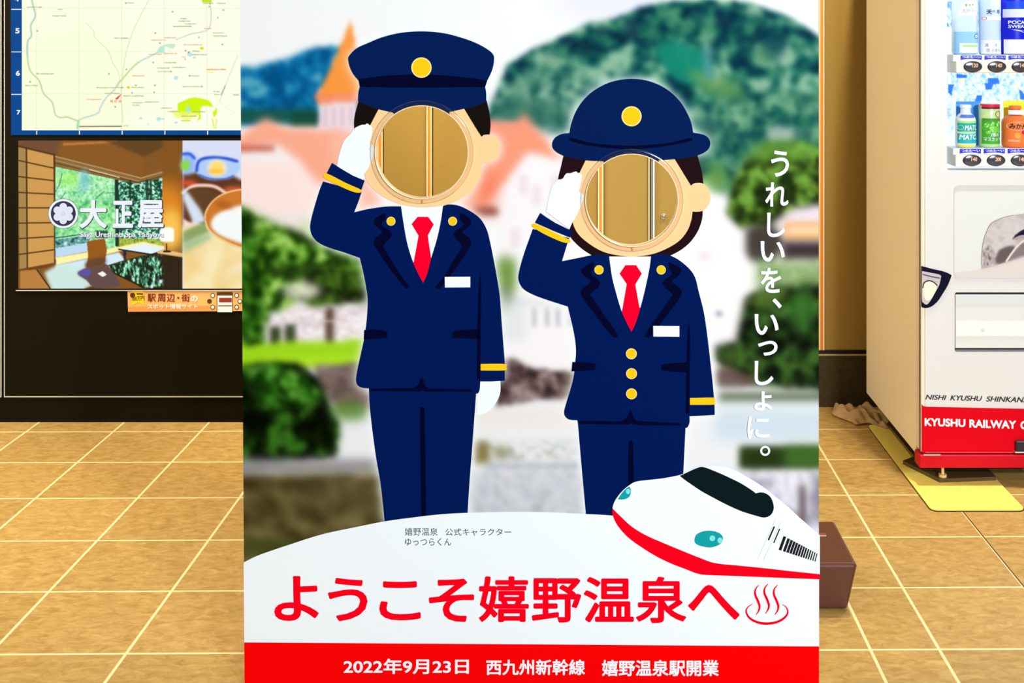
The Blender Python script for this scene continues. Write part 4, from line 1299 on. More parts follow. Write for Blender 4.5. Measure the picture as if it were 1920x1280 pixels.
S.poly(SZ([(300, 960), (400, 905), (580, 925), (525, 970), (650, 1040), (560, 1070), (345, 1070)]), (206, 234, 226), 3)
S.line(SZ([(252, 942), (340, 1066)]), 2.6, (64, 40, 14), 0.4)
S.poly(SZ([(560, 1070), (650, 1040), (700, 1070)]), (90, 60, 36), 0.8)
# floor chair
S.cur(SZ([(525, 965), (580, 932), (700, 900), (760, 962), (805, 1030), (790, 1055), (640, 1062), (580, 1010)]), (98, 74, 72), 1)
S.cur(SZ([(525, 965), (575, 935), (610, 940), (600, 985), (560, 985)]), (90, 80, 168), 2)
S.cur(SZ([(583, 755, 1), (640, 742), (705, 737, 1), (716, 810), (706, 880), (690, 915), (640, 925), (578, 925, 1), (592, 850)]), (152, 88, 22), 0.6)
S.cur(SZ([(590, 880), (700, 860), (700, 910), (580, 930)]), (90, 60, 50), 2.5, 0.8)
S.poly(SZ([(655, 968), (690, 950), (716, 975), (690, 990)]), (240, 244, 230), 0.5)
for x, y in ((1017, 1052), (1076, 1020)):
    S.ell(x / 3.5565, y / 3.5565 + 240, 3, 3.6, (216, 226, 250), 0.6)
# lamp
S.poly(rrect(301, 426, 328, 453, 5), (255, 255, 250), 1.2)
S.line(SZ([(1115, 770), (1115, 815)]), 2.2, (60, 30, 6), 0.3)
S.ell(1118 / 3.5565, 820 / 3.5565 + 240, 8, 2.2, (60, 34, 10), 0.4)
# right-hand picture: bowls
S.rect(344, 262, 640, 545, (218, 224, 246), 0)
S.mottle(SZ([(1224, 640), (1400, 560), (2300, 560), (2300, 1070), (1224, 1070)]), [(246, 226, 160), (252, 238, 198), (240, 206, 130), (250, 244, 220)], 46, 2, 97)
S.poly(SZ([(1224, 300), (1320, 290), (1400, 335), (1520, 330), (1560, 315), (1605, 345), (2300, 400), (2300, 430), (1605, 440), (1224, 660)]), (92, 48, 26), 3)
S.cur(SZ([(1224, 175), (1280, 165), (1310, 210), (1300, 290), (1224, 300)]), (150, 186, 246), 4)
S.line(crv(SZ([(1224, 172), (1270, 172), (1300, 200)]), closed=False), 5, (40, 90, 214), 1.6)
S.ell(1240 / 3.5565, 248 / 3.5565 + 240, 8, 10, (140, 220, 60), 3)
S.cur(SZ([(1310, 290), (1330, 215), (1390, 190), (1500, 192), (1580, 215), (1610, 260), (1560, 320), (1480, 340), (1380, 335)]), (176, 206, 250), 2)
S.line(crv(SZ([(1315, 285), (1330, 220), (1395, 196), (1500, 200), (1585, 220)]), closed=False), 5, (30, 70, 204), 1.6)
S.line(crv(SZ([(1330, 310), (1400, 335), (1500, 338), (1560, 318)]), closed=False), 3, (50, 90, 190), 1.4)
S.ell(1452 / 3.5565, 265 / 3.5565 + 240, 17, 15, (255, 238, 200), 4)
S.ell(1450 / 3.5565, 268 / 3.5565 + 240, 13, 12, (255, 220, 104), 3)
S.rect(394, 318, 420, 325, (250, 190, 70), 2, 0.8)
S.ell(355, 343, 16, 6, (232, 84, 46), 4)
S.ell(440, 355, 20, 6, (226, 96, 60), 4)
S.line(crv(SZ([(1224, 430), (1280, 390), (1350, 380), (1440, 390), (1520, 440)]), closed=False), 6, (250, 214, 196), 1.6)
S.cur(SZ([(1250, 430), (1330, 405), (1430, 420), (1480, 470), (1400, 570), (1380, 640), (1300, 600)]), (96, 62, 34), 2)
S.poly(SZ([(1224, 400), (1260, 430), (1340, 540), (1380, 620), (1300, 650), (1224, 470)]), (214, 226, 240), 3)
S.poly(SZ([(1224, 600), (1290, 640), (1224, 680)]), (246, 222, 206), 2)
S.poly(SZ([(1224, 690), (1370, 620), (1400, 690), (1224, 770)]), (140, 162, 96), 3)
S.poly(SZ([(1224, 760), (1400, 690), (1420, 730), (1224, 830)]), (140, 190, 150), 5, 0.8)
bowl = SZ([(1372, 600), (1385, 540), (1430, 480), (1500, 435), (1600, 410), (1750, 400), (1900, 430), (1980, 520), (1940, 700), (1800, 800), (1640, 800), (1500, 750), (1400, 680)])
S.cur(bowl, (206, 120, 40), 1.4)
S.line(crv(bowl), 3, (246, 200, 140), 0.8)
S.cur(SZ([(1410, 640), (1440, 580), (1530, 535), (1650, 510), (1850, 520), (1900, 600), (1850, 720), (1700, 780), (1560, 750), (1450, 700)]), (246, 250, 248), 3)
for k in range(3):
    S.ell(1470 / 3.5565 + 7 * k, 500 / 3.5565 + 240 + 3 * k, 12, 5, (170, 84, 16), 4, 0.5)
scr = box('screen_bezel', (kx(29), YK - 0.006, kz(544.5)), (kx(634), YK + 0.001, kz(259)), m_case2, ib, 0.002)
sd = S.make('display_screen', KIO, 0.0068, attr_mat('screen_picture', 1.0), ib, 1.0, None, 'lit screen showing a spa inn room')
box('screen_edge_strip', (kx(31), YK - 0.0068, kz(544.5)), (kx(634), YK - 0.006, kz(543)), m_line, scr)
m_lw = mat('screen_white', (240, 243, 252), emit=1.0)
m_ls = mat('screen_lettering_shadow', (44, 46, 76), emit=1.0)
lo, ls = Flat(KIO, 0.0076), Flat(KIO, 0.0071)
for ch, a, b, c, d in (('大', 537, 476, 718, 666), ('正', 757, 482, 892, 663), ('屋', 922, 478, 1096, 664)):
    bx = (a / 3.5565, b / 3.5565 + 240, c / 3.5565, d / 3.5565 + 240)
    lo.text(ch, *bx, bold=0.03)
    ls.text(ch, bx[0] - 0.2, bx[1] - 0.2, bx[2] + 2.0, bx[3] + 2.0, bold=0.04)
bx = (540 / 3.5565, 688 / 3.5565 + 240, 1097 / 3.5565, 736 / 3.5565 + 240)
lo.text('Saga Ureshino Spa Taisyoya', *bx, bold=0.018)
ls.text('Saga Ureshino Spa Taisyoya', bx[0] + 0.3, bx[1] + 0.5, bx[2] + 0.7, bx[3] + 0.9, bold=0.035)
ls.make('inn_lettering_shadow', m_ls, sd)
lx, ly = 428 / 3.5565, 568 / 3.5565 + 240
lo.ring(lx, ly, 23.4, 27.6)
lo.make('inn_lettering', m_lw, sd)
Flat(KIO, 0.0072).disc(lx, ly, 28.4).make('emblem_disc', m_ls, sd)
em = Flat(KIO, 0.0078)
for k in range(6):
    a = math.pi / 6 + k * math.pi / 3
    em.disc(lx + 12.8 * math.cos(a), ly + 12.8 * math.sin(a), 7.0, d=0.00005 * k)
em.disc(lx, ly, 12, d=0.0004)
e = em.make('emblem_flower', mat('screen_flower', (226, 230, 246), emit=1.0), sd)
Flat(KIO, 0.0085).ring(lx, ly, 2.4, 3.6).make('emblem_centre', mat('screen_flower_line', (196, 202, 226), emit=1.0), sd)

# banner sticker under the screen
m_bn = mat('banner_orange', (250, 190, 112), 0.5, 0.3)
m_bn2 = mat('banner_yellow', (255, 218, 24), 0.5, 0.3)
m_mar = mat('banner_maroon', (128, 10, 26), 0.5, 0.3)
m_bnw = mat('banner_white', (255, 250, 238), 0.5, 0.3)
m_bnb = mat('banner_brown', (96, 50, 20), 0.5, 0.3)
BZ = lambda p: tf(8.3478, 230, 535, p)
bnr = Flat(KIO, 0.0030).poly(BZ([(80, 88), (2600, 75), (2600, 392), (90, 408)])).make('banner_sticker', m_bn, ib, 'orange banner sticker below the screen')
Flat(KIO, 0.0034).poly(BZ([(90, 330), (1470, 310), (1470, 400), (90, 408)])).make('banner_lower_tint', mat('banner_tint', (240, 160, 84)), bnr)
Flat(KIO, 0.0038).poly(BZ([(145, 70), (342, 66), (344, 305), (245, 262), (150, 312)])).make('banner_ribbon', m_bn2, bnr)
t1 = Flat(KIO, 0.0043)
Bq = lambda a, b, c, d: (a / 8.3478 + 230, b / 8.3478 + 535, c / 8.3478 + 230, d / 8.3478 + 535)
for ch, a, c in (('駅', 395, 525), ('周', 552, 672), ('辺', 697, 825), ('街', 925, 1058)):
    t1.text(ch, *Bq(a, 128, c, 252), bold=0.016)
t1.disc(*BZ([(876, 190)])[0], 2.0)
t1.make('banner_lettering', m_mar, bnr)
t2 = Flat(KIO, 0.0043)
t2.text('の', *Bq(1072, 158, 1180, 250), bold=0.03)
t2.text('スポット情報サイト', *Bq(395, 283, 1180, 365), bold=0.02)
t2.make('banner_lettering', m_bnw, bnr)
Flat(KIO, 0.0043).text('100万円', *Bq(150, 165, 345, 235), bold=0.02, rot=-0.1).make('banner_ribbon_lettering', m_bnb, bnr)
Flat(KIO, 0.0043).disc(*BZ([(163, 148)])[0], 4.8).make('banner_badge', m_bnb, bnr)
Flat(KIO, 0.0043).rect(*Bq(222, 118, 326, 140)).make('banner_bar', m_bnb, bnr)
for x, y in ((1415, 152), (1365, 243), (1415, 335), (1790, 152), (1840, 243), (1790, 335)):
    Flat(KIO, 0.0043).disc(*BZ([(x, y)])[0], 4.4).make('banner_icon', m_bnb, bnr)
    if x != 1365:
        Flat(KIO, 0.0046).disc(*BZ([(x, y)])[0], 3.0).make('banner_icon_face', m_bnw, bnr)
Flat(KIO, 0.0043).rrect(*Bq(1478, 100, 1730, 400), 2.5).make('banner_phone', m_bnb, bnr)
Flat(KIO, 0.0048).rect(*Bq(1490, 155, 1720, 412)).make('banner_phone_screen', m_bnw, bnr)
t5 = Flat(KIO, 0.0052)
t5.rect(*Bq(1515, 188, 1715, 258)).rect(*Bq(1500, 305, 1718, 320))
t5.make('banner_phone_picture', mat('banner_red', (150, 50, 40)), bnr)

# ------------------------------------------------------------------ vending machine
YV = 3.650
vx = lambda px, y=YV: (px - CX) / F * y
vz = lambda py, y=YV: H - (py - CY) / F * y
XL = vx(1727)
XR = XL + 1.02
m_side = mat('machine_side_beige', (255, 242, 210), 0.42, 0.4)
m_front = mat('machine_front_white', (220, 219, 217), 0.4, 0.35)
m_vred = mat('machine_red', (214, 0, 24), 0.4, 0.08)
m_vred2 = mat('machine_red_base', (200, 8, 30), 0.4, 0.15)
m_dk = mat('machine_dark', (34, 26, 34), 0.4, 0.4)
vm = thing('vending_machine', 'white and red drink vending machine standing against the back wall at the right', 'vending machine', ((XL + XR) / 2, YV + 0.35, 0))
ZT_ = 1.83
zb = 0.082
YBK = 4.335
# cabinet behind the door
bm = bmesh.new()
YIN = YV + 0.137
bm_box(bm, (XL - 0.001, YV + 0.055, zb), (XL + 0.034, YBK, ZT_), 0.003)
bm_box(bm, (XR - 0.034, YV + 0.055, zb), (XR, YBK, ZT_), 0.003)
bm_box(bm, (XL + 0.034, YIN, zb), (XR - 0.034, YBK - 0.001, ZT_ - 0.001))
bm_box(bm, (XL + 0.034, YV + 0.056, zb), (XR - 0.034, YIN, zb + 0.5))
bm_box(bm, (XL + 0.034, YV + 0.056, ZT_ - 0.03), (XR - 0.034, YIN, ZT_ - 0.001))
bmobj('cabinet', bm, m_side, vm)
# door with a window opening and a delivery opening (front face cut with rounded openings)
wx0, wx1, wz0, wz1 = 1775.5, 2250.0, -230.0, 320.5
dx0, dx1, dz0, dz1 = 1790.0, 2110.0, 548.0, 659.5
win = rrect(wx0, wz0, wx1, wz1, 7)
slot = rrect(dx0, dz0, dx1, dz1, 4)
top_px = CY - (ZT_ - H) * F / YV
redtop = 762.0
xr_px = CX + XR * F / YV
outer = rrect(1734.5, top_px, xr_px - 1, 848.5, 2)
flat, tris = tess([outer, win, slot])
vs = [VEN(x, y) for x, y in flat]
nv = len(vs)
vs += [Vector((p.x, p.y + 0.055, p.z)) for p in vs]
fs = [tuple(t) for t in tris] + [tuple(nv + i for i in reversed(t)) for t in tris]
a = 0
for lp in (outer, win, slot):
    n = len(lp)
    for k in range(n):
        i, j = a + k, a + (k + 1) % n
        fs.append((i, j, nv + j, nv + i))
    a += n
door = obj('door', vs, fs, m_front, vm, label='white front door')
# rounded left corner post of the door
bm = bmesh.new()
bm_box(bm, (XL, YV + 0.0004, vz(848)), (XL + 0.0128, YV + 0.0545, ZT_), 0.005, 4)
box('door_gasket', (XL - 0.0019, YV + 0.006, vz(848)), (XL + 0.002, YV + 0.0125, ZT_), m_dk, door)
bmobj('door_edge', bm, mat('machine_edge_warm_lit', (240, 226, 198), 0.4, 0.4), door)  # warm light on the rounded edge is painted in as cream
# red lower band
Flat(VEN, 0.0012).poly([(1728, 757)] + [(1729.5, 759.5), (1733, 761.3), (1738, 762)] + [(xr_px - 1, 775), (xr_px - 1, 848), (1729.5, 848), (1728, 846)]).make('red_band', m_vred, door)
tx = Flat(VEN, 0.0020)
N6 = lambda a, b, c, d: (a / 5.3333 + 1640, b / 5.3333 + 720, c / 5.3333 + 1640, d / 5.3333 + 720)
sl_ = 0.026
tx.text('KYUSHU', *N6(498, 336, 905, 416), bold=0.036, slope=sl_)
tx.text('RAILWAY', *N6(945, 350, 1412, 432), bold=0.036, slope=sl_)
tx.text('COMPANY', *N6(1455, 365, 1950, 449), bold=0.036, slope=sl_)
tx.make('company_lettering', mat('machine_white_lettering', (250, 250, 248)), door)
ty = Flat(VEN, 0.0018)
ty.text('NISHI', *N6(506, 102, 718, 152), bold=0.014, shear=0.28, slope=sl_)
ty.text('KYUSHU', *N6(754, 108, 1075, 160), bold=0.014, shear=0.28, slope=sl_)
ty.text('SHINKANSEN', *N6(1113, 118, 1640, 172), bold=0.014, shear=0.28, slope=sl_)
ty.make('line_name_lettering', mat('machine_black_lettering', (24, 22, 24)), door)
box('coin_return_pull', (vx(1902), YV - 0.012, vz(845)), (vx(1960), YV - 0.0012, vz(824)), m_dk, door, 0.004)
box('pull_lip', (vx(1900), YV - 0.014, vz(846.5)), (vx(1962), YV - 0.0012, vz(844)), m_chrome, door, 0.001)
# red base and feet
box('base_skirt', (XL - 0.006, YV - 0.006, vz(876)), (XR, YV + 0.05, vz(851.5)), m_vred2, vm, 0.003)
box('base_frame', (XL + 0.022, YV + 0.05, 0.06), (XR, YBK, zb), m_dk, vm)
box('hinge_strip', (XL + 0.005, YV - 0.008, vz(852)), (vx(1762), YV - 0.002, vz(850)), m_chrome, vm)
FPH = 0.017
for fx, fy in ((vx(1767.5, 3.69), 3.69), (XR - 0.1, 3.69), (XR - 0.1, 4.25), (XL + 0.12, 4.1)):
    bz = FPH if fx < 1.3 else 0.0
    bm = bmesh.new()
    for r, z0, z1 in ((0.0045, bz, 0.07), (0.012, bz, bz + 0.008)):
        ret = bmesh.ops.create_cone(bm, cap_ends=True, segments=20, radius1=r, radius2=r, depth=z1 - z0)
        bmesh.ops.translate(bm, verts=ret['verts'], vec=(fx, fy, (z0 + z1) / 2))
    bmobj('levelling_foot', bm, mat('foot_brass', (226, 200, 130), 0.35, 0.5), vm)

# display window: lit backdrop of ice, shelf strips, pane
YB = YV + 0.125
BAK = plane_at(YB)
kb = YV / YB


def bpx(x, y):   # a pixel on the front plane -> the same pixel further back stays the same pixel
    return x, y


I = Canvas(1764, -200, 2244, 330, 1.2, (226, 240, 255))
rs = np.random.RandomState(3)
I.mottle([(1760, -210), (2260, -210), (2260, 50), (1760, 50)], [(60, 130, 236), (120, 186, 250), (176, 218, 255), (220, 240, 255), (246, 252, 255)], 4.5, 1, 201, contrast=2.0, sy=1.5, soft=0.8)
I.mottle([(1760, 137), (2260, 137), (2260, 190), (1760, 190)], [(130, 192, 248), (196, 230, 255), (226, 244, 255), (248, 253, 255)], 4.5, 1, 202, soft=0.8, contrast=1.9, sy=1.4)
I.mottle([(1760, 190), (1795, 190), (1795, 245), (1760, 245)], [(190, 222, 252), (236, 248, 255), (150, 196, 250)], 6, 6, 203)
for k in range(46):
    x, y = 1775 + rs.rand() * 150, rs.rand() * 50
    a = rs.rand() * 3.14
    I.line([(x, y), (x + 5 * math.cos(a), y + 5 * math.sin(a))], 1.5, (50, 120, 226), 0.5, 0.6)
for k in range(50):
    x, y = 1775 + rs.rand() * 150, 140 + rs.rand() * 50
    a = rs.rand() * 3.14
    I.line([(x, y), (x + 6 * math.cos(a), y + 6 * math.sin(a))], 1.8, (120, 186, 244) if k % 2 else (250, 253, 255), 0.6, 0.6)
V3 = lambda p: tf(12.8, 1770, 90, p)
for p in ([(295, 628), (540, 640), (540, 722), (295, 718)], [(1060, 725), (1300, 715), (1345, 845), (1180, 880), (1140, 995), (1000, 990), (975, 850), (1050, 840)], [(100, 875), (250, 870), (215, 960), (180, 1140), (100, 1070)], [(785, 1140), (920, 1140), (900, 1280), (740, 1280)], [(1800, 980), (1870, 1040), (1990, 1180), (1990, 1240), (1830, 1240)]):
    I.poly(V3(p), (40, 112, 232), 0.7, 0.95)
I.rect(1793, 60, 1842, 100, (176, 216, 252), 2, 0.7)
bd = I.make('ice_backdrop', BAK, 0.0, attr_mat('ice_picture', 1.25, 0.5, 0.1), vm, 1.0, None, 'backlit picture of ice')
m_wht = mat('window_inner_white', (246, 248, 250), 0.4, 0.3)
# inner box of the window
bm = bmesh.new()
x0w, x1w = vx(wx0), vx(wx1)
bm_box(bm, (x0w - 0.02, YB + 0.001, vz(330)), (x1w + 0.01, YB + 0.006, vz(-240)))
bm_box(bm, (x0w - 0.02, YV + 0.05, vz(wz1) - 0.03), (x1w, YB, vz(wz1) - 0.004))
bmobj('display_case', bm, m_wht, vm)
lamp_v = lamp('vending_machine_tube_light', (vx(2000), YV + 0.03, vz(-225)), 26, 0.2, (0.86, 0.93, 1.0), (vx(1860), YV + 0.1, vz(100)))
m_strip = mat('button_strip_ivory', (244, 236, 222), 0.4, 0.35)
m_lbl = mat('cold_label_blue', (22, 24, 226), 0.4, 0.3)
m_oval = mat('button_smoke', (64, 62, 74), 0.15, 0.6)
m_ovr = mat('button_rim', (34, 28, 40), 0.25, 0.5)
m_led = mat('price_led', (255, 190, 140), emit=1.3)
YS = YV + 0.028
STR = plane_at(YS)
SHELF = []
prices = (('120', '140', '140', '140', '140'), ('140', '200', '140', '140', '140'))
for r, (ya, yb_, yl0, yl1, xa, lx0) in enumerate(((113.7, 137.2, 104, 112.2, 1793, 1801.8), (289, 312.8, 279, 287.6, 1792, 1800.2))):
    z0, z1 = vz(yb_, YS), vz(ya, YS)
    shelf = box('product_shelf', (vx(xa, YS), YS, z0), (vx(2200, YS), YB, z1), m_strip, vm, 0.004, 3)
    zr = vz((102.5, 277.5)[r], YV + 0.04)
    box('product_riser', (vx(1788, YS), YS + 0.004, z1 - 0.002), (vx(2200, YS), YB, zr), m_wht, vm, 0.001)
    SHELF.append(zr)
    for k in range(5):
        px = lx0 + 45 * k
        lb = Flat(STR, 0.0).poly([(px, yl0), (px + 39, yl0), (px + 39, yl1), (px + 31, yl1 - 1.6), (px + 19, yl1 - 2.2), (px + 8, yl1 - 1.6), (px, yl1)]).make('cold_label', m_lbl, vm)
        Flat(STR, 0.0005).text('つめた～い', px + 2.5, yl0 + 0.8, px + 37, yl1 - 3.0, bold=0.03).make('cold_lettering', m_bnw, lb)
        ox, oy = px + 22.0, (ya + yb_) / 2 - 0.4
        c = STR(ox, oy)
        rx, ry = 17.2 / F * YS, 10.7 / F * YS
        vs, fs = [], []
        n = 36
        prof = ((1.0, 0.0), (1.0, 0.003), (0.93, 0.0045), (0.88, 0.004))
        for q, o in prof:
            for j in range(n):
                t = 2 * math.pi * j / n
                vs.append((c.x + rx * q * math.cos(t), c.y - o, c.z + ry * q * math.sin(t)))
        for i in range(len(prof) - 1):
            for j in range(n):
                fs.append((i * n + j, i * n + (j + 1) % n, (i + 1) * n + (j + 1) % n, (i + 1) * n + j))
        bt = obj('price_button', vs, fs, m_ovr, vm, True)
        vs, fs = [], []
        prof = ((0.9, 0.0038), (0.6, 0.0052), (0.25, 0.0058), (0.02, 0.006))
        for q, o in prof:
            for j in range(n):
                t = 2 * math.pi * j / n
                vs.append((c.x + rx * q * math.cos(t), c.y - o, c.z + ry * q * math.sin(t)))
        for i in range(len(prof) - 1):
            for j in range(n):
                fs.append((i * n + j, i * n + (j + 1) % n, (i + 1) * n + (j + 1) % n, (i + 1) * n + j))
        obj('button_lens', vs, fs, m_oval, bt, True)
        Flat(STR, 0.0066).text(prices[r][k], ox - 2.5, oy - 6.2, ox + 8.6, oy + 1.2, bold=0.02, shear=0.1).make('price_digits', m_led, bt)
pn = obj('window_pane', [VEN(wx0 - 1, wz0 - 1, -0.012), VEN(wx1, wz0 - 1, -0.012), VEN(wx1, wz1 + 1, -0.012), VEN(wx0 - 1, wz1 + 1, -0.012), VEN(wx0 - 1, wz0 - 1, -0.015), VEN(wx1, wz0 - 1, -0.015), VEN(wx1, wz1 + 1, -0.015), VEN(wx0 - 1, wz1 + 1, -0.015)],
         [(0, 1, 2, 3), (7, 6, 5, 4), (0, 4, 5, 1), (1, 5, 6, 2), (2, 6, 7, 3), (3, 7, 4, 0)], clear_mat('window_glass', (1, 1, 1), 0.03, 0.02), vm, label='clear display window')

# delivery flap in its opening
xa, xb = vx(1791.4), vx(2107)
bm = bmesh.new()
bm_box(bm, (xa, YV - 0.0006, vz(652.5)), (xb, YV + 0.014, vz(552.5)), 0.0008, 2)
bm_box(bm, (xa, YV - 0.0014, vz(652)), (xb, YV - 0.0006, vz(632)), 0.0003, 1)
flap = bmobj('delivery_flap', bm, mat('flap_grey_white', (222, 222, 219), 0.35, 0.4), vm)
box('flap_ridge', (xa + 0.001, YV - 0.0026, vz(630)), (xb - 0.001, YV - 0.0008, vz(603)), mat('flap_cream', (255, 250, 232), 0.35, 0.4), flap, 0.001)
v_, f_ = lathe_y([(0.0075, YV - 0.0024), (0.007, YV - 0.0031), (0.0055, YV - 0.0035)], (vx(1841.5), 0, vz(617)))
obj('flap_screw', v_, f_, m_front, flap, True)
Flat(VEN, 0.0014).rect(1791.5, 554.5, 2107, 571.5).make('flap_tint', mat('flap_grey', (214, 218, 216), 0.3, 0.4), flap)
box('delivery_recess', (vx(1786), YV + 0.03, vz(664)), (vx(2114), YV + 0.05, vz(543)), m_dk, vm)

# raised upper panel outline and the train picture on the door
m_pnl = mat('machine_panel_pale', (218, 220, 215), 0.4, 0.35)
pnl = Flat(VEN, 0.0009).rrect(1789, 348, 2120, 520, 10).make('picture_panel', m_pnl, door)
Flat(VEN, 0.0012).poly(rrect(1788, 347, 2121, 521, 11), [rrect(1789, 357, 2120, 520.4, 10)]).make('panel_bevel', mat('machine_bevel', (200, 200, 193)), pnl)
V4 = lambda p: tf(5.818, 1700, 320, p)
V5 = lambda p: tf(6.4, 1700, 480, p)
I2 = lambda n: Flat(VEN, 0.0010 + 0.0003 * n)
I2(2).shape(V4([(512, 1108, 1), (700, 1090), (900, 1042), (1100, 985), (1280, 938), (1600, 870), (2000, 850, 1), (2000, 1168, 1), (600, 1170), (545, 1158), (525, 1135)])).make('train_bonnet_picture', mat('train_pale', (214, 206, 202)), door)
cb = Canvas(1838, 398, 2010, 506, 1.0, (206, 198, 196))
cb.mottle([(1830, 390), (2020, 390), (2020, 510), (1830, 510)], [(190, 180, 178), (222, 214, 212), (206, 198, 198)], 14, 1, 301)
cb.mottle(V4([(815, 1075), (820, 880), (900, 800), (960, 900), (1000, 1000), (900, 1060)]), [(120, 108, 110), (210, 200, 200), (160, 146, 146), (230, 222, 220)], 5, 2, 302, sy=2.5, contrast=2.6)
cb.cur(V4([(975, 1010), (990, 890), (1050, 840), (1130, 818), (1185, 840), (1100, 980)]), (104, 92, 92), 2)
cb.cur(V4([(1095, 985), (1190, 850), (1290, 770), (1700, 740), (1700, 900), (1280, 930)]), (140, 122, 126), 2.5)
cb.line(crv(V4([(1085, 985), (1150, 890), (1210, 815), (1300, 755), (1500, 730)]), closed=False), 3.4, (238, 232, 226), 0.5)
cb.cur(V4([(1148, 748), (1195, 690), (1290, 632), (1500, 580), (1700, 590), (1700, 700), (1290, 700), (1200, 720)]), (24, 18, 44), 0.7)
cb.cur(V4([(1148, 750), (1200, 722), (1290, 700), (1290, 735), (1200, 752)]), (176, 166, 166), 0.7)
edge = V4([(813, 1068, 1), (818, 900), (832, 780), (862, 680), (912, 580), (990, 532), (1080, 500), (1180, 480), (1300, 466), (1600, 460), (1790, 480), (1790, 1000), (1400, 915), (1280, 942), (1120, 987), (950, 1037)])
ep = crv(edge)


def keep_train(x, y):
    ins = np.zeros(len(x), bool)
    for i in range(len(ep)):
        x1, y1 = ep[i]
        x2, y2 = ep[(i + 1) % len(ep)]
        if y1 == y2:
            continue
        ins ^= ((y1 > y) != (y2 > y)) & (x < (x2 - x1) * (y - y1) / (y2 - y1) + x1)
    return ins


tp = cb.make('train_picture', VEN, 0.0022, attr_mat('train_print', 0.0, 0.4, 0.1), door, 0.85, keep_train, 'picture of a white train nose')
I2(5).stroke([p for p in ep if p[0] < 1930 and p[1] < 500][:40], 0.8).make('train_picture_outline', mat('train_line', (110, 100, 102)), tp)
hl = I2(4).shape(V5([(172, 115, 1), (300, 150), (440, 182), (528, 222), (530, 250), (490, 350), (430, 450), (370, 540), (300, 600), (240, 620), (195, 616), (172, 598, 1)])).make('headlight_picture', mat('headlight_navy', (10, 8, 36), 0.4, 0.08), door, 'dark printed train headlight')
I2(6).shape(V5([(182, 178, 1), (300, 200), (400, 225), (404, 270), (385, 350), (335, 440), (285, 530), (240, 577), (200, 560), (180, 500)])).make('headlight_lens', mat('headlight_silver', (196, 186, 190), 0.3, 0.4), hl)
I2(8).shape(V5([(192, 400), (200, 340), (240, 305), (300, 305), (350, 350), (350, 400), (310, 480), (260, 530), (220, 520), (198, 470)])).make('headlight_bulb', mat('headlight_cream', (250, 236, 210), 0.3, 0.4), hl)
I2(7).stroke(crv(V5([(188, 215), (280, 240), (395, 262)]), closed=False), 2.0).make('headlight_glint', mat('headlight_ink', (60, 56, 96)), hl)
I2(9).stroke(crv(V5([(190, 380), (205, 320), (260, 292), (320, 310), (362, 350)]), closed=False), 2.2).make('headlight_ring', mat('headlight_ink2', (40, 30, 40)), hl)

# ---- drinks on show
def lathe(prof, cx_, cy_, n=40):
    vs, fs = [], []
    for r, z in prof:
        for k in range(n):
            a = 2 * math.pi * k / n
            vs.append((cx_ + r * math.cos(a), cy_ + r * math.sin(a), z))
    for i in range(len(prof) - 1):
        for k in range(n):
            fs.append((i * n + k, i * n + (k + 1) % n, (i + 1) * n + (k + 1) % n, (i + 1) * n + k))
    fs.append(tuple(reversed(range(n))))
    fs.append(tuple(range((len(prof) - 1) * n, len(prof) * n)))
    return vs, fs


def on_cyl(cx_, cy_, R, px_c):
    """maps photo pixels to the front of an upright cylinder (label printing)"""
    def P(px, py, off=0.0):
        yf = cy_ - R
        x = (px - CX) / F * yf
        dx = max(-0.98, min(0.98, (x - cx_) / R))
        y = cy_ - math.sqrt(max(0, R * R - (dx * R) ** 2)) - off
        return Vector(((px - CX) / F * yf, y, H - (py - CY) / F * yf))
    return P


YD = YV + 0.080
m_pet = mat('pet_water', (214, 236, 255), 0.12, 0.5)
m_cw = mat('cap_white', (248, 250, 252), 0.3, 0.4)
m_lblw = mat('label_white', (248, 252, 255), 0.4, 0.3)
m_lbb = mat('label_pale_blue', (150, 206, 250), 0.4, 0.3)
m_nav = mat('label_navy_ink', (24, 20, 120), 0.4, 0.3)
m_pb = mat('label_deep_blue', (6, 20, 214), 0.4, 0.3)
m_grn = mat('label_green', (60, 200, 90), 0.4, 0.3)
m_lime = mat('label_lime', (170, 240, 130), 0.4, 0.3)
m_yel = mat('label_yellow', (248, 240, 30), 0.4, 0.3)
m_or = mat('label_orange', (255, 130, 60), 0.4, 0.3)
m_teal3 = mat('label_teal', (30, 178, 170), 0.4, 0.3)
m_sky = mat('label_sky', (70, 150, 240), 0.4, 0.3)
m_red3 = mat('label_red', (224, 30, 70), 0.4, 0.3)
m_gold = mat('label_gold', (170, 120, 50), 0.4, 0.3)


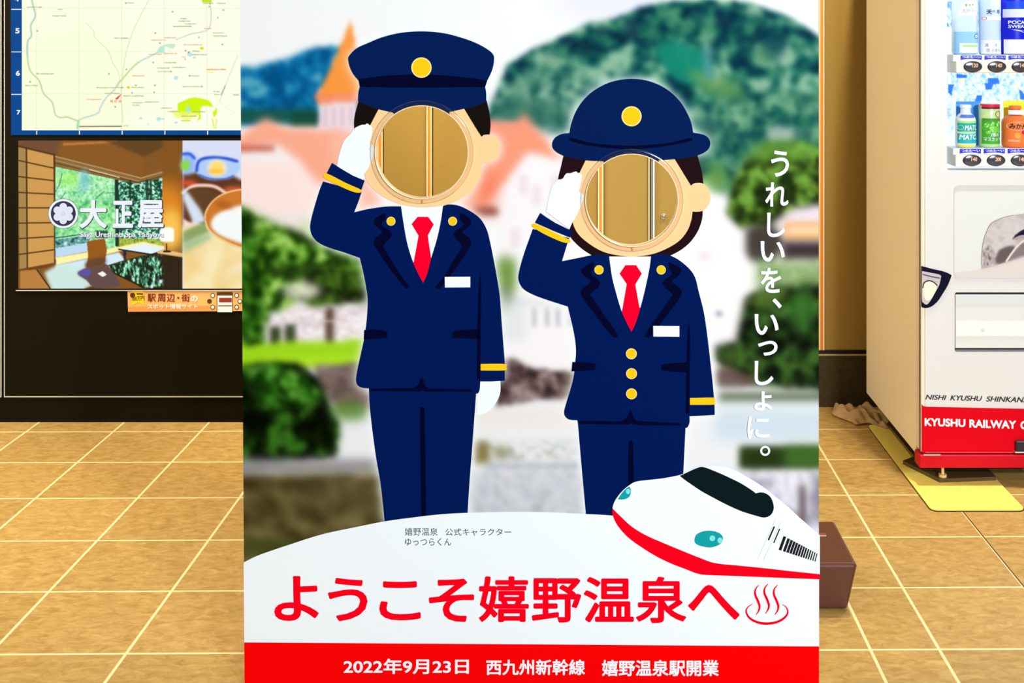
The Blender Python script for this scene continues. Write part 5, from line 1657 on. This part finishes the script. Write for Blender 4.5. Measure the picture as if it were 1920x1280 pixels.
def bottle(name, label, px0, px1, row, h, capr=0.5, neck=0.18, body_mat=None, cap_mat=None, shoulder=0.72):
    z0 = SHELF[row] + 0.0005
    R = (px1 - px0) / 2 / F * (YD - 0.03)
    yc = min(YD - 0.005, YB - 0.008 - R)
    pc = (px0 + px1) / 2
    xc = (pc - CX) / F * (yc - R)
    t = thing(name, label, 'bottle', (xc, yc, z0), None)
    prof = [(R * 0.86, z0), (R * 0.97, z0 + 0.004), (R, z0 + 0.010), (R, z0 + h * 0.3), (R * 0.985, z0 + h * 0.34), (R, z0 + h * 0.38), (R, z0 + h * shoulder), (R * 0.93, z0 + h * (shoulder + 0.07)), (R * 0.72, z0 + h * (shoulder + 0.14)), (R * capr, z0 + h * (shoulder + 0.19)), (R * capr * 0.95, z0 + h * 0.93)]
    v, f = lathe(prof, xc, yc)
    obj('bottle_body', v, f, body_mat or m_pet, t, True)
    v, f = lathe([(R * capr * 1.1, z0 + h * 0.925), (R * capr * 1.1, z0 + h * 0.995), (R * capr, z0 + h)], xc, yc)
    obj('bottle_cap', v, f, cap_mat or m_cw, t, False)
    return t, on_cyl(xc, yc, R * 1.004, pc), (xc, yc, R, z0)


def band(nm, P, y0, y1, x0, x1, m, t, off=0.0004, n=16, top=None):
    f = Flat(P, off)
    b = len(f.v)
    for k in range(n + 1):
        x = x0 + (x1 - x0) * k / n
        f.v.append(f.P(x, y0 if top is None else top(k / n), off))
        f.v.append(f.P(x, y1, off))
    f.f += [(2 * k, 2 * k + 1, 2 * k + 3, 2 * k + 2) for k in range(n)]
    return f.make(nm, m, t)


# first row
t, P, g = bottle('water_bottle', 'clear water bottle with domed white label, leftmost on the upper shelf', 1792.5, 1840, 0, 0.215, 0.42)
lb = band('label', P, 0, 29, 1800, 1834.5, m_lblw, t, 0.0006, 20, lambda u: 22 - 20 * math.sqrt(max(0, 1 - (2 * u - 1) ** 2)))
q = Flat(P, 0.0012)
q.text('九州', 1804.5, 16, 1818.5, 23.5).text('の水', 1822, 16, 1832.5, 23)
q.make('label_lettering', mat('label_lilac_ink', (150, 150, 190)), t)
Flat(P, 0.0012).poly([(1809, 7), (1813.5, 8), (1811.5, 14)]).make('label_mark', m_grn, t)
Flat(P, 0.0012).disc(1818, 9.5, 1.6).disc(1824, 9, 1.8).make('label_mark', mat('label_khaki', (170, 160, 110)), t)
lb = band('label', P, 59.5, 101, 1793.6, 1839.2, m_lbb, t, 0.0006)
band('label_fade', P, 81, 99, 1801, 1838.5, m_lblw, t, 0.0009)
band('label_bar', P, 84.5, 88, 1806, 1835.5, m_lime, t, 0.0014)
hx = [(1832.6 + 5.2 * math.cos(math.radians(60 * k)), 68 + 5.2 * math.sin(math.radians(60 * k))) for k in range(6)]
hi = [(1832.6 + 3.8 * math.cos(math.radians(60 * k)), 68 + 3.8 * math.sin(math.radians(60 * k))) for k in range(6)]
Flat(P, 0.0014).poly(hx, [hi]).make('label_hexagon', m_nav, t)
Flat(P, 0.0013).poly(hi).make('label_hexagon_inside', m_lblw, t)

t, P, g = bottle('water_bottle', 'slim clear water bottle with dark blue characters, second on the upper shelf', 1842.2, 1882.8, 0, 0.225, 0.45)
q = Flat(P, 0.0010)
q.text('天', 1850.5, 18, 1860, 27, bold=0.03).text('然', 1860, 19, 1866, 24).text('水', 1868.5, 16.5, 1877, 26, bold=0.02)
q.make('label_lettering', m_nav, t)
band('label', P, 31, 38, 1845, 1880.5, m_lblw, t, 0.0007)
Flat(P, 0.0013).disc(1847.8, 34.3, 3.6, 2.8).make('label_mark', m_red3, t)
band('label', P, 75, 101, 1843.4, 1881.6, m_lblw, t, 0.0007)
q = Flat(P, 0.0013)
q.text('清', 1848, 81.5, 1854, 88).text('冷', 1864, 81.5, 1870, 88).text('澄', 1850, 91, 1856.5, 97.5).text('み渡る', 1859, 91, 1876, 97)
q.make('label_lettering', mat('label_lilac', (140, 130, 180)), t)

t, P, g = bottle('sports_drink_bottle', 'blue and white sports drink bottle lettered POCARI SWEAT, third on the upper shelf', 1884.6, 1936, 0, 0.225, 0.42, body_mat=m_pb)
band('label', P, 17, 32.5, 1886, 1935, mat('label_pale', (226, 232, 248)), t, 0.0006)
band('label', P, 74, 101, 1887, 1935, m_lblw, t, 0.0006)
band('label_blue', P, 2, 16.5, 1890, 1932, mat('label_blue', (20, 70, 232)), t, 0.0006)
q = Flat(P, 0.0012)
q.text('POCARI', 1892.5, 38.5, 1930, 45, bold=0.02).text('SWEAT', 1892.5, 46.5, 1927, 52.5, bold=0.02)
q.shape([(1896, 55, 1), (1908, 56), (1920, 58), (1933, 59, 1), (1933, 64, 1), (1920, 61), (1908, 57.5)])
q.make('label_lettering', m_lblw, t)

# second row: drinks on coloured cards
t, P, g = bottle('soda_bottle', 'green and white soda bottle lettered MATCH, leftmost on the lower shelf', 1797.5, 1835.5, 1, 0.130, 0.5, shoulder=0.62, body_mat=m_lblw)
box('backing_card', (vx(1792.5, YB - 0.004), YB - 0.006, SHELF[1] + 0.0005), (vx(1838.5, YB - 0.004), YB - 0.003, vz(190, YB)), m_sky, t)
band('label', P, 231, 246.5, 1798.6, 1834.5, m_teal3, t, 0.0006)
band('label', P, 250.5, 269, 1798.6, 1834.5, mat('label_teal_pale', (40, 190, 190)), t, 0.0006)
band('label_lime', P, 227, 231, 1798.6, 1834.5, m_lime, t, 0.0006)
band('label_lime', P, 246.5, 248.5, 1800, 1834.5, m_lime, t, 0.0007)
band('label_foot', P, 272, 275.5, 1799, 1828, m_yel, t, 0.0008)
band('label_blue', P, 215, 221, 1803, 1828, mat('label_script', (90, 130, 220)), t, 0.0006)
q = Flat(P, 0.0012)
q.text('MATCH', 1809, 234.5, 1842, 244.5, bold=0.03, shear=0.15)
q.text('MATCH', 1800.5, 252, 1841, 262, bold=0.03, shear=0.15)
q.disc(1803, 239, 4.5)
q.v = [Vector((min(v.x, (1834.3 - CX) / F * (g[1] - g[2])), v.y, v.z)) for v in q.v]
q.make('label_lettering', m_lblw, t)

# carton
t = thing('juice_can', 'green grape juice can with a red lid band, second on the lower shelf', 'can', ((1861.5 - CX) / F * YD, YD, SHELF[1] + 0.0005))
R = 19.2 / F * (YD - 0.03)
xc = (1861.3 - CX) / F * (YD - R)
z0 = SHELF[1] + 0.0005
ztop = vz(195.5, YD - R)
v, f = lathe([(R * 0.88, z0), (R, z0 + 0.004), (R, ztop - 0.004), (R * 0.92, ztop)], xc, YD)
obj('can_body', v, f, mat('can_pale_green', (206, 236, 170), 0.25, 0.5), t, True)
P = on_cyl(xc, YD, R * 1.004, 1861)
band('can_band', P, 195.5, 201, 1842.5, 1880.3, m_red3, t, 0.0005)
band('can_band', P, 201, 204.5, 1842.5, 1880.3, mat('can_dark_red', (96, 26, 34)), t, 0.0005)
band('can_picture', P, 222, 270, 1844, 1879.5, mat('can_green', (70, 176, 50)), t, 0.0005)
q = Flat(P, 0.0009)
rs = np.random.RandomState(9)
for k in range(26):
    q.disc(1848 + rs.rand() * 28, 229 + rs.rand() * 22, 3.2, d=0.00001 * k)
q.make('grape_picture', mat('can_grape', (120, 220, 80)), t)
q = Flat(P, 0.0009)
for k in range(14):
    q.disc(1848 + rs.rand() * 28, 229 + rs.rand() * 24, 1.5, d=0.0004 + 0.00001 * k)
q.make('grape_glints', mat('can_grape_light', (190, 250, 150)), t)
Flat(P, 0.0009).shape([(1844, 222, 1), (1848, 212), (1856, 207), (1864, 206), (1870, 210), (1874, 222, 1)]).make('can_cream', mat('can_tan', (232, 204, 130)), t)
Flat(P, 0.0013).ring(1873, 214.5, 5.0, 6.6).make('can_seal', m_gold, t)
Flat(P, 0.0014).text('PREMIUM', 1846, 222.5, 1878, 227.5).make('can_lettering', mat('can_olive', (120, 120, 50)), t)
q = Flat(P, 0.0019)
q.text('マスカット', 1846, 257, 1878, 265, bold=0.02).text('2種の', 1857, 249.5, 1874, 256, bold=0.01)
q.make('can_lettering', m_lblw, t)

t, P, g = bottle('juice_bottle', 'orange mandarin juice bottle on a yellow card, third on the lower shelf', 1887.5, 1937, 1, 0.127, 0.42, shoulder=0.60, body_mat=m_or, cap_mat=m_or)
box('backing_card', (vx(1881.5, YB - 0.004), YB - 0.006, SHELF[1] + 0.0005), (vx(1943, YB - 0.004), YB - 0.003, vz(188.5, YB)), m_yel, t)
band('label_collar', P, 206.5, 215, 1893.5, 1931, m_lblw, t, 0.0004)
Flat(P, 0.0009).disc(1910, 236.5, 19, 8.6).make('label_oval', m_lblw, t)
Flat(P, 0.0013).text('みかん', 1894.5, 231.5, 1926, 242, bold=0.02).make('label_lettering', mat('label_black', (40, 30, 24)), t)
Flat(P, 0.0009).disc(1908, 254, 5.5).make('label_fruit', mat('label_amber', (255, 170, 50)), t)
Flat(P, 0.0012).disc(1920, 248, 4).make('label_fruit', m_red3, t)
band('label_foot', P, 262, 266, 1893, 1912, mat('label_peach', (255, 176, 130)), t, 0.0006)

# ------------------------------------------------------------------ mat, plate and cloth by the machine
m_mat = mat('yellow_mat', (255, 228, 104), 0.55, 0.2, noise=0.05, nscale=40)


def prism(loop, z0, z1):
    flat, tris = tess([loop])
    n = len(flat)
    vs = [(x, y, z0) for x, y in flat] + [(x, y, z1) for x, y in flat]
    fs = [tuple(reversed(t)) for t in tris] + [tuple(n + i for i in t) for t in tris]
    fs += [(i, (i + 1) % n, n + (i + 1) % n, n + i) for i in range(n)]
    return vs, fs


fm = thing('floor_mat', 'thin yellow mat with rounded corners under the left end of the vending machine', 'mat', (1.15, 3.84, 0))
lp = rrect(1.018, 3.462, 1.288, 4.22, 0.022)
v, f = prism(lp, 0.0006, 0.005)
obj('mat_sheet', v, f, m_mat, fm)
v, f = prism(rrect(1.016, 3.460, 1.290, 4.222, 0.023), 0.0002, 0.0022)
obj('mat_underside', v, f, m_dk, fm)
m_plate = mat('dark_plate', (84, 66, 40), 0.35, 0.45)
lp = [(1.036, 3.83), (1.105, 3.672), (1.283, 3.69), (1.283, 4.19), (1.082, 4.19), (1.082, 3.87)]
v, f = prism(lp, 0.0052, FPH - 0.0004)
sp = obj('steel_plate', v, f, m_plate)
sp['label'] = 'dark brown plate lying on the yellow mat under the machine foot'
sp['category'] = 'plate'

# crumpled cloth
rs = np.random.RandomState(12)
bm = bmesh.new()
nx, ny = 40, 30
grid = []
ph = rs.rand(8) * 6.28


def cl(u, v):
    cx0, cy0 = 1.015, 4.30
    r = 1 + 0.12 * math.sin(5 * u * 3 + ph[0])
    x = cx0 + (u - 0.5) * 0.15 * (1 + 0.25 * math.sin(6 * v + ph[1])) - 0.03 * (v - 0.5)
    y = cy0 + (v - 0.5) * 0.17 * (1 + 0.2 * math.sin(7 * u + ph[2])) - 0.05 * (u - 0.4)
    e = max(0.0, min(1.0, 5.0 * min(u, 1 - u, v, 1 - v)))
    z = 0.007 + 0.8 * e ** 0.6 * (0.022 + 0.013 * math.sin(9 * u + 4 * v + ph[3]) + 0.012 * math.sin(15 * v - 7 * u + ph[4]) + 0.010 * math.sin(24 * u + 9 * v + ph[5]) + 0.012 * max(0, v - 0.45))
    return x, y, z


for j in range(ny + 1):
    grid.append([bm.verts.new(cl(i / nx, j / ny)) for i in range(nx + 1)])
for j in range(ny):
    for i in range(nx):
        bm.faces.new((grid[j][i], grid[j][i + 1], grid[j + 1][i + 1], grid[j + 1][i]))
bmesh.ops.solidify(bm, geom=bm.faces[:], thickness=0.003)
ck = bmobj('floor_cloth', bm, mat('cloth_beige', (232, 196, 134), 0.9, 0.1, noise=0.12, nscale=120, bump=0.4), None, True)
ck['label'] = 'crumpled beige cloth on the floor by the back left corner of the vending machine'
ck['category'] = 'cloth'
